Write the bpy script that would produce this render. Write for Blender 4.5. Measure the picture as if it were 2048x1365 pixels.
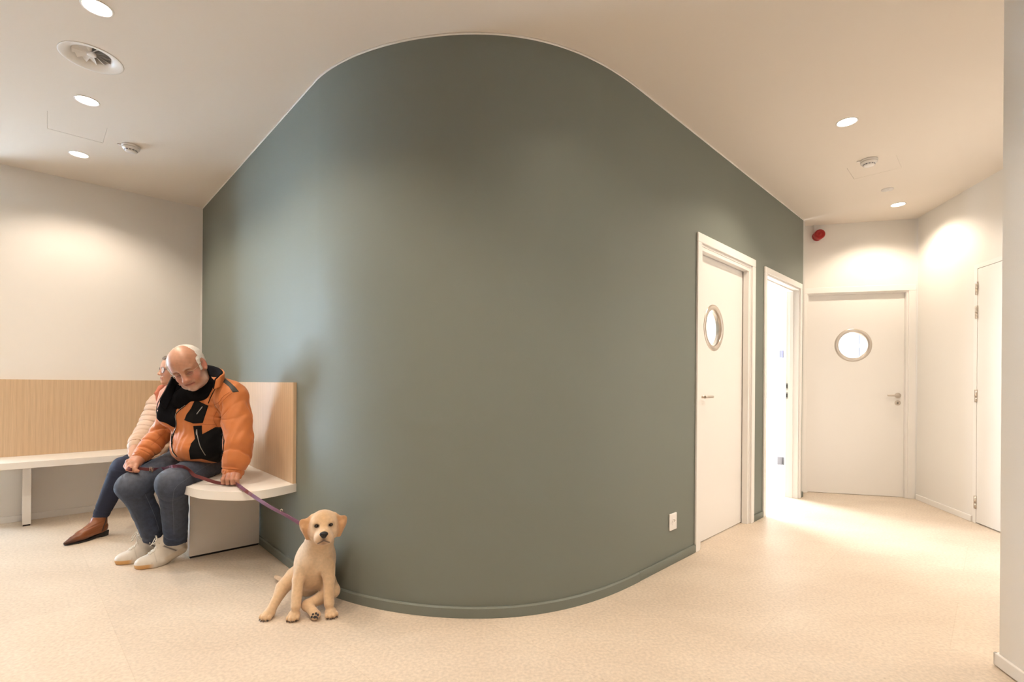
EXPOSURE = 0.41; DAYLIGHT = 225; LAMPW = 41; GREEN = (.180, .197, .171); LAMPK = {2: 1.0, 3: 1.2, 7: 1.3, 8: .35, 4: .95, 13: .8}
HEADF = (.27, -.86, -.44); HEADU = (-.34, 0, .94)
import bpy, bmesh, math, random
import numpy as np
from mathutils import Vector, Matrix, geometry
from mathutils.bvhtree import BVHTree
for o in list(bpy.data.objects): bpy.data.objects.remove(o)
S = bpy.context.scene; COL = S.collection
PI = math.pi
H = 2.70; CH = 1.08
# ------------------------------------------------------------ camera
cd = bpy.data.cameras.new('camera'); cam = bpy.data.objects.new('camera', cd); COL.objects.link(cam)
cd.sensor_width = 36; cd.sensor_fit = 'HORIZONTAL'; cd.lens = 985.0 / 2048 * 36
cd.shift_y = 85.4 / 2048; cd.clip_start = 0.05
ROLL = math.radians(0.42)
cam.matrix_world = Matrix.Translation((0, 0, CH)) @ Matrix.Rotation(PI/2, 4, 'X') @ Matrix.Rotation(ROLL, 4, 'Z')
S.camera = cam
S.view_settings.view_transform = 'Standard'; S.view_settings.look = 'None'
S.view_settings.gamma = 1; S.view_settings.use_curve_mapping = False
S.view_settings.exposure = EXPOSURE
# ------------------------------------------------------------ world
w = bpy.data.worlds.new('overcast_sky'); S.world = w; w.use_nodes = True
bgn = w.node_tree.nodes['Background']; bgn.inputs[0].default_value = (0.86, 0.93, 1, 1); bgn.inputs[1].default_value = 2.2

def area(name, loc, target, sx, sy, power, col):
    l = bpy.data.lights.new(name, 'AREA'); l.shape = 'RECTANGLE'; l.size = sx; l.size_y = sy; l.energy = power; l.color = col
    o = bpy.data.objects.new(name, l); COL.objects.link(o); o.location = loc
    d = Vector(target) - Vector(loc); o.rotation_euler = d.to_track_quat('-Z', 'Y').to_euler(); return o
# daylight of the waiting room window; fill lights added in the rooms behind
WIN_O = Vector((-6.6, 5.6, 0)); WIN_U = Vector((0, -1, 0)); WIN_N = Vector((1, 0, 0))
wc = Vector((-6.76, 3.72, 1.3))
area('window_daylight', wc, wc + WIN_N, 1.3, 2.2, DAYLIGHT, (.58, .79, 1))
area('treatment_room_daylight_fill', (1.2, 7.75, 1.5), (2.2, 4.6, 1.2), 2.6, 2.0, 480, (.82, .91, 1))  # added inside the room, which has no window; stands in for its daylight
area('back_office_fill', (4.35, 6.1, 2.62), (4.35, 6.11, 0), .9, .9, 75, (.85, .93, 1))  # added unseen fill to brighten the office behind the far door

# ------------------------------------------------------------ materials
def lin(c): return tuple(((v/255)/12.92 if v/255 <= .04045 else ((v/255+.055)/1.055)**2.4) for v in c)
MATS = {}
def mat(name, col, rough=.5, metal=0, bump=None, noise=None, emis=None, trans=0, spec=.5, attr=None, sheen=0, sss=0, ior=1.45, coat=0):
    """bump=(scale,strength,dist)  noise=(scale, amount)"""
    if name in MATS: return MATS[name]
    m = bpy.data.materials.new(name); m.use_nodes = True; nt = m.node_tree; b = nt.nodes['Principled BSDF']
    b.inputs['Base Color'].default_value = (*col, 1); b.inputs['Roughness'].default_value = rough; b.inputs['Metallic'].default_value = metal
    b.inputs['Specular IOR Level'].default_value = spec; b.inputs['IOR'].default_value = ior
    if trans: b.inputs['Transmission Weight'].default_value = trans
    if sheen: b.inputs['Sheen Weight'].default_value = sheen
    if coat: b.inputs['Coat Weight'].default_value = coat
    if sss:
        b.inputs['Subsurface Weight'].default_value = sss; b.inputs['Subsurface Radius'].default_value = (.9, .35, .2); b.inputs['Subsurface Scale'].default_value = .006
    if emis: b.inputs['Emission Color'].default_value = (*emis[:3], 1); b.inputs['Emission Strength'].default_value = emis[3]
    tc = nt.nodes.new('ShaderNodeTexCoord')
    src = None
    if attr:
        a = nt.nodes.new('ShaderNodeAttribute'); a.attribute_name = attr; src = a.outputs['Color']; nt.links.new(src, b.inputs['Base Color'])
    if noise:
        n = nt.nodes.new('ShaderNodeTexNoise'); n.inputs['Scale'].default_value = noise[0]; n.inputs['Detail'].default_value = 6
        nt.links.new(tc.outputs['Object'], n.inputs['Vector'])
        mx = nt.nodes.new('ShaderNodeMixRGB'); mx.blend_type = 'MULTIPLY'; mx.inputs[0].default_value = 1
        rp = nt.nodes.new('ShaderNodeMapRange'); rp.inputs[1].default_value = .3; rp.inputs[2].default_value = .7
        rp.inputs[3].default_value = 1 - noise[1]; rp.inputs[4].default_value = 1
        nt.links.new(n.outputs[0], rp.inputs[0])
        if src: nt.links.new(src, mx.inputs[1])
        else: mx.inputs[1].default_value = (*col, 1)
        nt.links.new(rp.outputs[0], mx.inputs[2]); nt.links.new(mx.outputs[0], b.inputs['Base Color'])
    if bump:
        n = nt.nodes.new('ShaderNodeTexNoise'); n.inputs['Scale'].default_value = bump[0]; n.inputs['Detail'].default_value = 4
        nt.links.new(tc.outputs['Object'], n.inputs['Vector'])
        bp = nt.nodes.new('ShaderNodeBump'); bp.inputs['Strength'].default_value = bump[1]; bp.inputs['Distance'].default_value = bump[2]
        nt.links.new(n.outputs[0], bp.inputs['Height']); nt.links.new(bp.outputs[0], b.inputs['Normal'])
    MATS[name] = m; return m

M_white = mat('white_wall_paint', (.82, .785, .74), .75, bump=(220, .12, .002))
M_ceil = mat('white_ceiling_paint', (.76, .685, .605), .85, bump=(150, .08, .002))
M_green = mat('grey_green_wall_paint', GREEN, .55, bump=(260, .15, .002), spec=.35)
M_trim = mat('white_door_paint', (.85, .82, .785), .42)
M_lam = mat('white_laminate', (.84, .80, .75), .38)
M_lamin = mat('grey_white_laminate', (.74, .665, .59), .45)
M_steel = mat('brushed_steel', (.62, .56, .50), .28, 1, bump=(400, .1, .001))
M_dark = mat('dark_gap', (.02, .018, .016), .8)
M_plastic = mat('white_plastic', (.82, .79, .76), .4)
M_red = mat('red_plastic', (.36, .014, .012), .35)
M_grey = mat('grey_plastic', (.25, .25, .28), .5)
M_darkpl = mat('dark_plastic', (.05, .05, .08), .4)
M_glass = mat('clear_glass', (1, 1, 1), .0, trans=1, ior=1.1)
M_lamp = mat('lamp_diffuser', (1, 1, 1), .5, emis=(1, .90, .76, 14))
M_scarf = mat('pink_cloth', (.72, .42, .36), .9)

def floor_mat():
    m = bpy.data.materials.new('beige_stone_look_floor'); m.use_nodes = True; nt = m.node_tree; N = nt.nodes; L = nt.links; b = N['Principled BSDF']
    tc = N.new('ShaderNodeTexCoord')
    mp = N.new('ShaderNodeMapping'); mp.inputs['Rotation'].default_value = (0, 0, math.radians(44.5)); mp.inputs['Location'].default_value = (.13, .28, 0)
    L.new(tc.outputs['Object'], mp.inputs['Vector'])
    br = N.new('ShaderNodeTexBrick'); br.offset = .5; br.inputs['Scale'].default_value = 1; br.inputs['Brick Width'].default_value = 1.2; br.inputs['Row Height'].default_value = .6
    br.inputs['Mortar Size'].default_value = .0016; br.inputs['Mortar Smooth'].default_value = .3
    br.inputs['Color1'].default_value = (1, 1, 1, 1); br.inputs['Color2'].default_value = (.955, .955, .955, 1); br.inputs['Mortar'].default_value = (.90, .88, .85, 1)
    L.new(mp.outputs[0], br.inputs['Vector'])
    def noise(s, d, st=None):
        n = N.new('ShaderNodeTexNoise'); n.inputs['Scale'].default_value = s; n.inputs['Detail'].default_value = d
        if st:
            q = N.new('ShaderNodeMapping'); q.inputs['Scale'].default_value = st; q.inputs['Rotation'].default_value = (0, 0, math.radians(44.5)); L.new(tc.outputs['Object'], q.inputs[0]); L.new(q.outputs[0], n.inputs['Vector'])
        else: L.new(tc.outputs['Object'], n.inputs['Vector'])
        return n
    n1 = noise(2.2, 5, (1, 1.8, 1)); n2 = noise(75, 4)
    r1 = N.new('ShaderNodeValToRGB'); r1.color_ramp.elements[0].position = .20; r1.color_ramp.elements[1].position = .80
    r1.color_ramp.elements[0].color = (.63, .52, .41, 1); r1.color_ramp.elements[1].color = (.72, .615, .50, 1)
    L.new(n1.outputs[0], r1.inputs[0])
    r2 = N.new('ShaderNodeMapRange'); r2.inputs[1].default_value = .35; r2.inputs[2].default_value = .65; r2.inputs[3].default_value = .88; r2.inputs[4].default_value = 1.06
    L.new(n2.outputs[0], r2.inputs[0])
    m1 = N.new('ShaderNodeMixRGB'); m1.blend_type = 'MULTIPLY'; m1.inputs[0].default_value = 1; L.new(r1.outputs[0], m1.inputs[1]); L.new(r2.outputs[0], m1.inputs[2])
    m2 = N.new('ShaderNodeMixRGB'); m2.blend_type = 'MULTIPLY'; m2.inputs[0].default_value = 1; L.new(m1.outputs[0], m2.inputs[1]); L.new(br.outputs[0], m2.inputs[2])
    # small dark pits and pale grains of the stone pattern
    vo = N.new('ShaderNodeTexVoronoi'); vo.inputs['Scale'].default_value = 22; vo.inputs['Randomness'].default_value = 1; L.new(tc.outputs['Object'], vo.inputs['Vector'])
    sp = N.new('ShaderNodeMapRange'); sp.inputs[1].default_value = .05; sp.inputs[2].default_value = .12; L.new(vo.outputs['Distance'], sp.inputs[0])
    n3 = noise(3.1, 2); gt = N.new('ShaderNodeMapRange'); gt.inputs[1].default_value = .5; gt.inputs[2].default_value = .56; L.new(n3.outputs[0], gt.inputs[0])
    inv = N.new('ShaderNodeMath'); inv.operation = 'SUBTRACT'; inv.inputs[0].default_value = 1; L.new(sp.outputs[0], inv.inputs[1])
    pr_ = N.new('ShaderNodeMath'); pr_.operation = 'MULTIPLY'; L.new(inv.outputs[0], pr_.inputs[0]); L.new(gt.outputs[0], pr_.inputs[1])
    sc = N.new('ShaderNodeMath'); sc.operation = 'MULTIPLY'; L.new(pr_.outputs[0], sc.inputs[0]); sc.inputs[1].default_value = .42
    m3 = N.new('ShaderNodeMixRGB'); L.new(sc.outputs[0], m3.inputs[0]); L.new(m2.outputs[0], m3.inputs[1]); m3.inputs[2].default_value = (.33, .24, .16, 1)
    L.new(m3.outputs[0], b.inputs['Base Color']); b.inputs['Roughness'].default_value = .48; b.inputs['Specular IOR Level'].default_value = .4
    bp = N.new('ShaderNodeBump'); bp.inputs['Strength'].default_value = .15; bp.inputs['Distance'].default_value = .002; L.new(n2.outputs[0], bp.inputs['Height']); L.new(bp.outputs[0], b.inputs['Normal'])
    return m
M_floor = floor_mat()

def wood_mat():
    m = bpy.data.materials.new('pale_oak_veneer'); m.use_nodes = True; nt = m.node_tree; N = nt.nodes; L = nt.links; b = N['Principled BSDF']
    uv = N.new('ShaderNodeUVMap')           # u along the board, v up
    mp = N.new('ShaderNodeMapping'); mp.inputs['Scale'].default_value = (1, .10, 1); L.new(uv.outputs[0], mp.inputs[0])
    n0 = N.new('ShaderNodeTexNoise'); n0.inputs['Scale'].default_value = 5; n0.inputs['Detail'].default_value = 2; L.new(mp.outputs[0], n0.inputs['Vector'])
    sc = N.new('ShaderNodeVectorMath'); sc.operation = 'SCALE'; sc.inputs[3].default_value = .035; L.new(n0.outputs['Color'], sc.inputs[0])
    mp1 = N.new('ShaderNodeMapping'); mp1.inputs['Scale'].default_value = (1, .05, 1); L.new(uv.outputs[0], mp1.inputs[0])
    ad = N.new('ShaderNodeVectorMath'); L.new(mp1.outputs[0], ad.inputs[0]); L.new(sc.outputs[0], ad.inputs[1])
    wv = N.new('ShaderNodeTexWave'); wv.wave_type = 'BANDS'; wv.bands_direction = 'X'; wv.inputs['Scale'].default_value = 9; wv.inputs['Distortion'].default_value = 5; wv.inputs['Detail'].default_value = 3; wv.inputs['Detail Scale'].default_value = 1.4
    L.new(ad.outputs[0], wv.inputs['Vector'])
    mp2 = N.new('ShaderNodeMapping'); mp2.inputs['Scale'].default_value = (160, 5, 1); L.new(uv.outputs[0], mp2.inputs[0])
    n2 = N.new('ShaderNodeTexNoise'); n2.inputs['Scale'].default_value = 1; n2.inputs['Detail'].default_value = 4; L.new(mp2.outputs[0], n2.inputs['Vector'])
    r1 = N.new('ShaderNodeValToRGB'); r1.color_ramp.elements[0].position = .0; r1.color_ramp.elements[1].position = .75
    r1.color_ramp.elements[0].color = (.60, .420, .262, 1); r1.color_ramp.elements[1].color = (.638, .455, .288, 1)
    L.new(wv.outputs[0], r1.inputs[0])
    r2 = N.new('ShaderNodeMapRange'); r2.inputs[1].default_value = .3; r2.inputs[2].default_value = .7; r2.inputs[3].default_value = .90; r2.inputs[4].default_value = 1.05; L.new(n2.outputs[0], r2.inputs[0])
    m1 = N.new('ShaderNodeMixRGB'); m1.blend_type = 'MULTIPLY'; m1.inputs[0].default_value = 1; L.new(r1.outputs[0], m1.inputs[1]); L.new(r2.outputs[0], m1.inputs[2])
    L.new(m1.outputs[0], b.inputs['Base Color']); b.inputs['Roughness'].default_value = .4
    return m
M_wood = wood_mat()

# ------------------------------------------------------------ helpers
def obj(name, bm, m, parent=None, smooth=False):
    me = bpy.data.meshes.new(name)
    if isinstance(bm, bmesh.types.BMesh): bm.normal_update(); bm.to_mesh(me); bm.free()
    else: me.from_pydata(*bm)
    for mm in (m if isinstance(m, (list, tuple)) else [m]): me.materials.append(mm)
    if smooth: me.polygons.foreach_set('use_smooth', [True]*len(me.polygons))
    o = bpy.data.objects.new(name, me); COL.objects.link(o)
    if parent: o.parent = parent
    return o
def empty(name, loc=(0, 0, 0)):
    o = bpy.data.objects.new(name, None); COL.objects.link(o); o.location = loc; o.empty_display_size = .1; return o
def tag(o, label=None, cat=None, group=None, kind=None):
    if label: o['label'] = label
    if cat: o['category'] = cat
    if group: o['group'] = group
    if kind: o['kind'] = kind
    return o
def put(child, parent):         # children are built in world space; keep them there
    child.parent = parent; child.matrix_parent_inverse = Matrix.Translation(-Vector(parent.location)); return child
class Fr:                       # a wall frame: s along, t out of the wall, z up
    def __init__(s, o, u, n): s.o = Vector((*o, 0)); s.u = Vector((*u, 0)).normalized(); s.n = Vector((*n, 0)).normalized()
    def P(s, a, t, z): return s.o + s.u*a + s.n*t + Vector((0, 0, z))
def hexa(bm, pts, faces=((0,3,2,1),(4,5,6,7),(0,1,5,4),(1,2,6,5),(2,3,7,6),(3,0,4,7)), uvdims=None):
    vs = [bm.verts.new(p) for p in pts]; fs = []
    for f in faces: fs.append(bm.faces.new([vs[i] for i in f]))
    return vs, fs
def fbox(bm, fr, s0, s1, t0, t1, z0, z1, bevel=0):
    P = fr.P; pts = [P(s0,t0,z0),P(s1,t0,z0),P(s1,t1,z0),P(s0,t1,z0),P(s0,t0,z1),P(s1,t0,z1),P(s1,t1,z1),P(s0,t1,z1)]
    if bevel:
        b2 = bmesh.new(); hexa(b2, pts); bmesh.ops.recalc_face_normals(b2, faces=b2.faces)
        bmesh.ops.bevel(b2, geom=b2.edges[:], offset=bevel, segments=2, profile=.5, affect='EDGES')
        me = bpy.data.meshes.new('t'); b2.to_mesh(me); b2.free(); bm.from_mesh(me); bpy.data.meshes.remove(me)
    else:
        vs, fs = hexa(bm, pts); bmesh.ops.recalc_face_normals(bm, faces=fs)
def box(bm, x0, x1, y0, y1, z0, z1, bevel=0): fbox(bm, Fr((0,0),(1,0),(0,1)), x0, x1, y0, y1, z0, z1, bevel)
def cyl(bm, p, q, r0, r1=None, n=32, cap=True):
    p = Vector(p); q = Vector(q); r1 = r0 if r1 is None else r1; a = (q-p).normalized()
    e = a.orthogonal().normalized(); f = a.cross(e); A = []; B = []
    for i in range(n):
        c = e*math.cos(2*PI*i/n) + f*math.sin(2*PI*i/n); A.append(bm.verts.new(p+c*r0)); B.append(bm.verts.new(q+c*r1))
    fs = [bm.faces.new((A[i], A[(i+1) % n], B[(i+1) % n], B[i])) for i in range(n)]
    if cap: fs.append(bm.faces.new(A[::-1])); fs.append(bm.faces.new(B))
    for f_ in fs[:n]: f_.smooth = True
    return fs
def lathe(bm, c, axis, prof, n=48):
    """prof = [(r, h)] along axis from c"""
    a = Vector(axis).normalized(); e = a.orthogonal().normalized(); f = a.cross(e); rings = []
    for r, h in prof:
        if r < 1e-6: rings.append([bm.verts.new(Vector(c)+a*h)])
        else: rings.append([bm.verts.new(Vector(c)+a*h+(e*math.cos(2*PI*i/n)+f*math.sin(2*PI*i/n))*r) for i in range(n)])
    for A, B in zip(rings, rings[1:]):
        for i in range(n):
            j = (i+1) % n
            v = [A[i % len(A)], A[j % len(A)], B[j % len(B)], B[i % len(B)]]
            v = [x for k, x in enumerate(v) if x not in v[:k]]
            if len(v) > 2: bm.faces.new(v).smooth = True
def tube(bm, pts, r, n=8, closed=False):
    pts = [Vector(p) for p in pts]; rings = []; N = len(pts); up = None
    for i, p in enumerate(pts):
        t = (pts[min(i+1, N-1)] - pts[max(i-1, 0)]).normalized()
        if up is None: up = t.orthogonal().normalized()
        up = (up - t*up.dot(t)).normalized(); s = t.cross(up); rr = r[i] if hasattr(r, '__len__') else r
        rings.append([bm.verts.new(p+(up*math.cos(2*PI*k/n)+s*math.sin(2*PI*k/n))*rr) for k in range(n)])
    for A, B in zip(rings, rings[1:]):
        for k in range(n): bm.faces.new((A[k], A[(k+1) % n], B[(k+1) % n], B[k])).smooth = True
    bm.faces.new(rings[0][::-1]); bm.faces.new(rings[-1])
def catmull(pts, n=8):
    P = [Vector(p) for p in pts]; P = [2*P[0]-P[1]] + P + [2*P[-1]-P[-2]]; out = []
    for i in range(1, len(P)-2):
        for k in range(n):
            t = k/n; a, b, c, d = P[i-1:i+3]
            out.append(.5*((2*b)+(c-a)*t+(2*a-5*b+4*c-d)*t*t+(3*b-a-3*c+d)*t**3))
    out.append(P[-2]); return out
def region(outer, holes):
    """triangulated polygon with holes -> verts2d, tris"""
    pts = [Vector(p) for p in outer]; ed = [(i, (i+1) % len(outer)) for i in range(len(outer))]
    for h in holes:
        k = len(pts); pts += [Vector(p) for p in h]; ed += [(k+i, k+(i+1) % len(h)) for i in range(len(h))]
    v, e, f, *_ = geometry.delaunay_2d_cdt(pts, ed, [], 0, 1e-6)
    def inside(p, poly):
        c = False; j = len(poly)-1
        for i in range(len(poly)):
            if (poly[i][1] > p[1]) != (poly[j][1] > p[1]) and p[0] < (poly[j][0]-poly[i][0])*(p[1]-poly[i][1])/(poly[j][1]-poly[i][1])+poly[i][0]: c = not c
            j = i
        return c
    out = []
    for t in f:
        c = sum((v[i] for i in t), Vector((0, 0)))/len(t)
        if inside(c, outer) and not any(inside(c, h) for h in holes): out.append(tuple(t))
    return v, out
def circle(cx, cy, r, n=48): return [(cx+r*math.cos(2*PI*i/n), cy+r*math.sin(2*PI*i/n)) for i in range(n)]
def slab(bm, v, tris, f, h0, h1, loops):
    """solid plate: 2-d verts mapped by f(x,y,h)"""
    A = [bm.verts.new(f(p[0], p[1], h0)) for p in v]; B = [bm.verts.new(f(p[0], p[1], h1)) for p in v]; fs = []
    for t in tris: fs.append(bm.faces.new([A[i] for i in t])); fs.append(bm.faces.new([B[i] for i in t][::-1]))
    k = 0
    for L in loops:
        n = L
        for i in range(n): fs.append(bm.faces.new((A[k+i], A[k+(i+1) % n], B[k+(i+1) % n], B[k+i])))
        k += n
    bmesh.ops.recalc_face_normals(bm, faces=fs)
def px_ray(x, y):
    u, v = x-1024, y-(682.5+85.4); c, s = math.cos(ROLL), math.sin(ROLL)
    u, v = u*c+v*s, -u*s+v*c; return Vector((u/985, 1, -v/985))
def at(x, y, d): return Vector((0, 0, CH)) + px_ray(x, y)*d     # a point of the place seen at photo pixel (x, y), d metres deep
def atz(x, y, z): r = px_ray(x, y); return Vector((0, 0, CH)) + r*((z-CH)/r.z)

# ------------------------------------------------------------ the setting
KL = (-1.045, 2.6185)                                    # where the straight left part turns into the bow
CL = (-2.90, 4.60)                                       # corner of green wall and white wall
GR = Fr((.70, 2.7066), (.713, .701), (.701, -.713))      # straight right part of the green wall
LW = Fr(CL, (-.93, -.905), (.697, -.717))                # white wall behind the bench
GL = Fr(CL, (KL[0]-CL[0], KL[1]-CL[1]), (-.73, -.683))   # straight left part of the green wall
GLn = math.dist(CL, KL)
FW = Fr((2.95, 4.99), (.966, -.258), (-.258, -.966))     # end wall of the corridor
RW = Fr((3.885, 4.725), (-.234, -.972), (-.972, .234))   # right wall of the corridor
NW = Fr((1.888, 1.90), (-.22, -.975), (-.975, .22))      # near wall stub on the right
WW = Fr(WIN_O[:2], WIN_U[:2], WIN_N[:2])
def bow(n=72):
    c = [-0.10988985060296391, -0.04221595937557369, 0.15192361457260184, 0.5551270270442082, 0.17851514826832304, 2.286073513046495]
    return [Vector((x, float(np.polyval(c, x)), 0)) for x in np.linspace(-1.045, .70, n)]
BOW = bow()

bm = bmesh.new(); box(bm, -8, 8, -4, 10, -.1, 0); tag(obj('floor', bm, M_floor), kind='structure')
# lamps: seen ones first, then unseen; near-wall and last ones added as fill
LAMPS = [(-1.812, 2.137), (-2.47, 2.849), (-3.112, 3.526), (2.041, 3.018), (3.424, 4.383), (-1.15, 1.42), (-.49, .71), (.95, .75), (.66, 1.66), (-.72, .28), (-3.0, 1.2), (-4.0, 2.2), (2.75, 1.9), (2.96, 2.85)]
VENT = (-2.125, 2.475)
def rot_sq(pts): return [tuple(p) for p in pts]
HATCH = [[(-2.804, 2.96), (-2.998, 3.166), (-2.80, 3.355), (-2.605, 3.155)], [(2.478, 3.66), (2.663, 3.850), (2.869, 3.643), (2.676, 3.447)]]
def grow(q, d):
    c = Vector((sum(p[0] for p in q)/4, sum(p[1] for p in q)/4)); return [tuple(c+(Vector(p)-c)*(1+d/.2)) for p in q]
outer = [(-8, -4), (8, -4), (8, 10), (-8, 10)]
holes = [circle(x, y, .052, 40) for x, y in LAMPS] + [circle(*VENT, .118, 64)] + [grow(h, .0016) for h in HATCH]
v, t = region(outer, holes); bm = bmesh.new(); slab(bm, v, t, lambda x, y, h: (x, y, h), H, H+.16, [len(outer)]+[len(h) for h in holes])
box(bm, -8, 8, -4, 10, H+.161, H+.2); tag(obj('ceiling', bm, M_ceil), kind='structure')

# green wall with its bow and its two door openings
D1 = (.735, 1.640); D2 = (1.955, 2.880); DTOP = 2.015; TH = .11
bm = bmesh.new()
pts = [Vector((*CL, 0))] + [Vector((CL[0]+(KL[0]-CL[0])*i/8, CL[1]+(KL[1]-CL[1])*i/8, 0)) for i in range(1, 8)] + BOW
nrm = []
for i, p in enumerate(pts):
    if i <= 7: n = GL.n
    else:
        tgt = (pts[min(i+1, len(pts)-1)]-pts[i-1]).normalized() if i > 8 else (pts[9]-pts[8]).normalized(); n = Vector((tgt.y, -tgt.x, 0))
    if i == len(pts)-1: n = GR.n
    nrm.append(n)
def strip(bm, pts, nrm, t0, t1, z0, z1, cham=0):
    prof = [(t0, z0), (t1, z0), (t1, z1-cham), (t1-cham, z1), (t0, z1)] if cham else [(t0, z0), (t1, z0), (t1, z1), (t0, z1)]
    R = [[bm.verts.new(p+n*t+Vector((0, 0, z))) for t, z in prof] for p, n in zip(pts, nrm)]; k = len(prof); fs = []
    for A, B in zip(R, R[1:]):
        for j in range(k):
            f = bm.faces.new((A[j], A[(j+1) % k], B[(j+1) % k], B[j])); f.smooth = True; fs.append(f)
    fs.append(bm.faces.new(R[0])); fs.append(bm.faces.new(R[-1][::-1])); bmesh.ops.recalc_face_normals(bm, faces=fs)
strip(bm, pts, nrm, -TH, 0, 0, H-.004)
for s0, s1, z0 in ((0, D1[0], 0), (D1[0], D1[1], DTOP), (D1[1], D2[0], 0), (D2[0], D2[1], DTOP), (D2[1], 2.985, 0)):
    fbox(bm, GR, s0, s1, -TH, 0, z0, H-.004)
o = obj('wall_green', bm, M_green)
o.data.set_sharp_from_angle(angle=math.radians(30)); tag(o, kind='structure')
bm = bmesh.new(); strip(bm, pts, nrm, -.004, .003, H-.010, H-.0005)
fbox(bm, GR, 0, 2.988, -.004, .003, H-.010, H-.0005); tag(obj('trim_1', bm, M_trim), kind='structure')
bm = bmesh.new(); fbox(bm, LW, .0, .006, 0, .006, 0, H-.0005); tag(obj('trim_2', bm, M_trim), kind='structure')
bm = bmesh.new(); strip(bm, pts, nrm, 0.0002, .013, 0.0003, .05, .006)
for s0, s1 in ((0, D1[0]-.055), (D1[1]+.052, D2[0]-.055), (D2[1]+.045, 2.995)): fbox(bm, GR, s0, s1, 0.0002, .013, 0.0003, .05, .003)
fbox(bm, GR, 2.985, 2.998, -.10, .0002, .0003, .05)
o = obj('baseboard_green', bm, M_green); o.data.set_sharp_from_angle(angle=math.radians(30)); tag(o, kind='structure')

def wallbox(name, fr, segs, m=M_white, th=.12):
    bm = bmesh.new()
    for s0, s1, z0, z1 in segs: fbox(bm, fr, s0, s1, -th, 0, z0, z1)
    return tag(obj(name, bm, m), kind='structure')
def basebd(name, fr, segs, m=M_trim):
    bm = bmesh.new()
    for s0, s1 in segs: fbox(bm, fr, s0, s1, 0.0003, .013, 0.0003, .05, .003)
    return tag(obj(name, bm, m), kind='structure')
wallbox('wall_left', LW, [(0.0, 1.46, 0, H)]); basebd('baseboard_left', LW, [(.014, 1.45)])
LR = Fr(LW.P(1.46, 0, 0)[:2], (-.697, .717), (-.717, -.697)); wallbox('wall_left_return', LR, [(0, 3.2, 0, H)])
wallbox('wall_far', FW, [(-.13, .035, 0, H), (.035, .905, 2.01, H), (.905, .985, 0, H)])
wallbox('wall_right', RW, [(0, .83, 0, H), (.83, 1.76, 2.03, H), (1.76, 7.2, 0, H)]); basebd('baseboard_right', RW, [(.014, .80), (1.80, 7.1)])
wallbox('wall_near', NW, [(0, 4.2, 0, H)], th=.22)
bm = bmesh.new(); fbox(bm, NW, -.013, 4.2, .0003, .013, .004, .052, .003); fbox(bm, NW, -.013, -.0003, -.233, .013, .004, .052, .003); tag(obj('baseboard_near', bm, M_trim), kind='structure')
wallbox('wall_window', WW, [(-.5, 1.2, 0, H), (1.2, 2.55, 0, .15), (1.2, 2.55, 2.45, H), (2.55, 7.95, 0, H)])
bm = bmesh.new(); box(bm, -6.7, -3.2, 6.1, 6.25, 0, H); tag(obj('wall_left_end', bm, M_white), kind='structure')
bm = bmesh.new(); box(bm, -6.7, 2.6, -2.45, -2.3, 0, H); tag(obj('wall_back', bm, M_white), kind='structure')
# rooms behind: partition, back wall, outer wall
PT = Fr((2.80, 4.955), (.258, .966), (-.966, .258))
wallbox('wall_partition', PT, [(-.075, 3.3, 0, H)], th=.10); basebd('baseboard_partition', PT, [(.02, 3.2)])
bm = bmesh.new(); box(bm, -3.2, 4.2, 8.0, 8.1, 0, H); tag(obj('wall_treatment_back', bm, M_white), kind='structure')
bm = bmesh.new(); box(bm, -3.35, -3.2, 4.9, 8.1, 0, H); tag(obj('wall_treatment_side', bm, M_white), kind='structure')
BW = Fr((3.30, 7.20), (.966, -.258), (-.258, -.966))
wallbox('wall_office_back', BW, [(-.1, 1.5, 0, H), (1.5, 2.6, 0, .9), (1.5, 2.6, 2.3, H), (2.6, 3.6, 0, H)])
OW = Fr((4.02, 4.72), (.45, .9), (-.9, .45)); wallbox('wall_office_side', OW, [(0, 3, 0, H)])

# windows
def window(name, fr, s0, s1, z0, z1, mull, trans, col=M_trim):
    r = empty(name, fr.P((s0+s1)/2, 0, z0)); tag(r, kind='structure')
    bm = bmesh.new(); w_ = .05
    fbox(bm, fr, s0, s1, -.09, -.03, z0, z0+w_); fbox(bm, fr, s0, s1, -.09, -.03, z1-w_, z1)
    for s in [s0, s1-w_] + mull: fbox(bm, fr, s, s+w_, -.09, -.03, z0+w_, z1-w_)
    for z in trans: fbox(bm, fr, s0+w_, s1-w_, -.085, -.035, z, z+w_)
    put(obj('window_frame', bm, col), r)
    bm = bmesh.new(); fbox(bm, fr, s0+w_, s1-w_, -.062, -.058, z0+w_, z1-w_); put(obj('window_pane', bm, M_glass), r); return r
window('window_1', WW, 1.2, 2.55, .15, 2.45, [1.85], [])
window('window_2', BW, 1.50, 2.6, .9, 2.3, [1.565], [1.615], mat('grey_blue_window_frame', (.62, .65, .76), .5))

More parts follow.
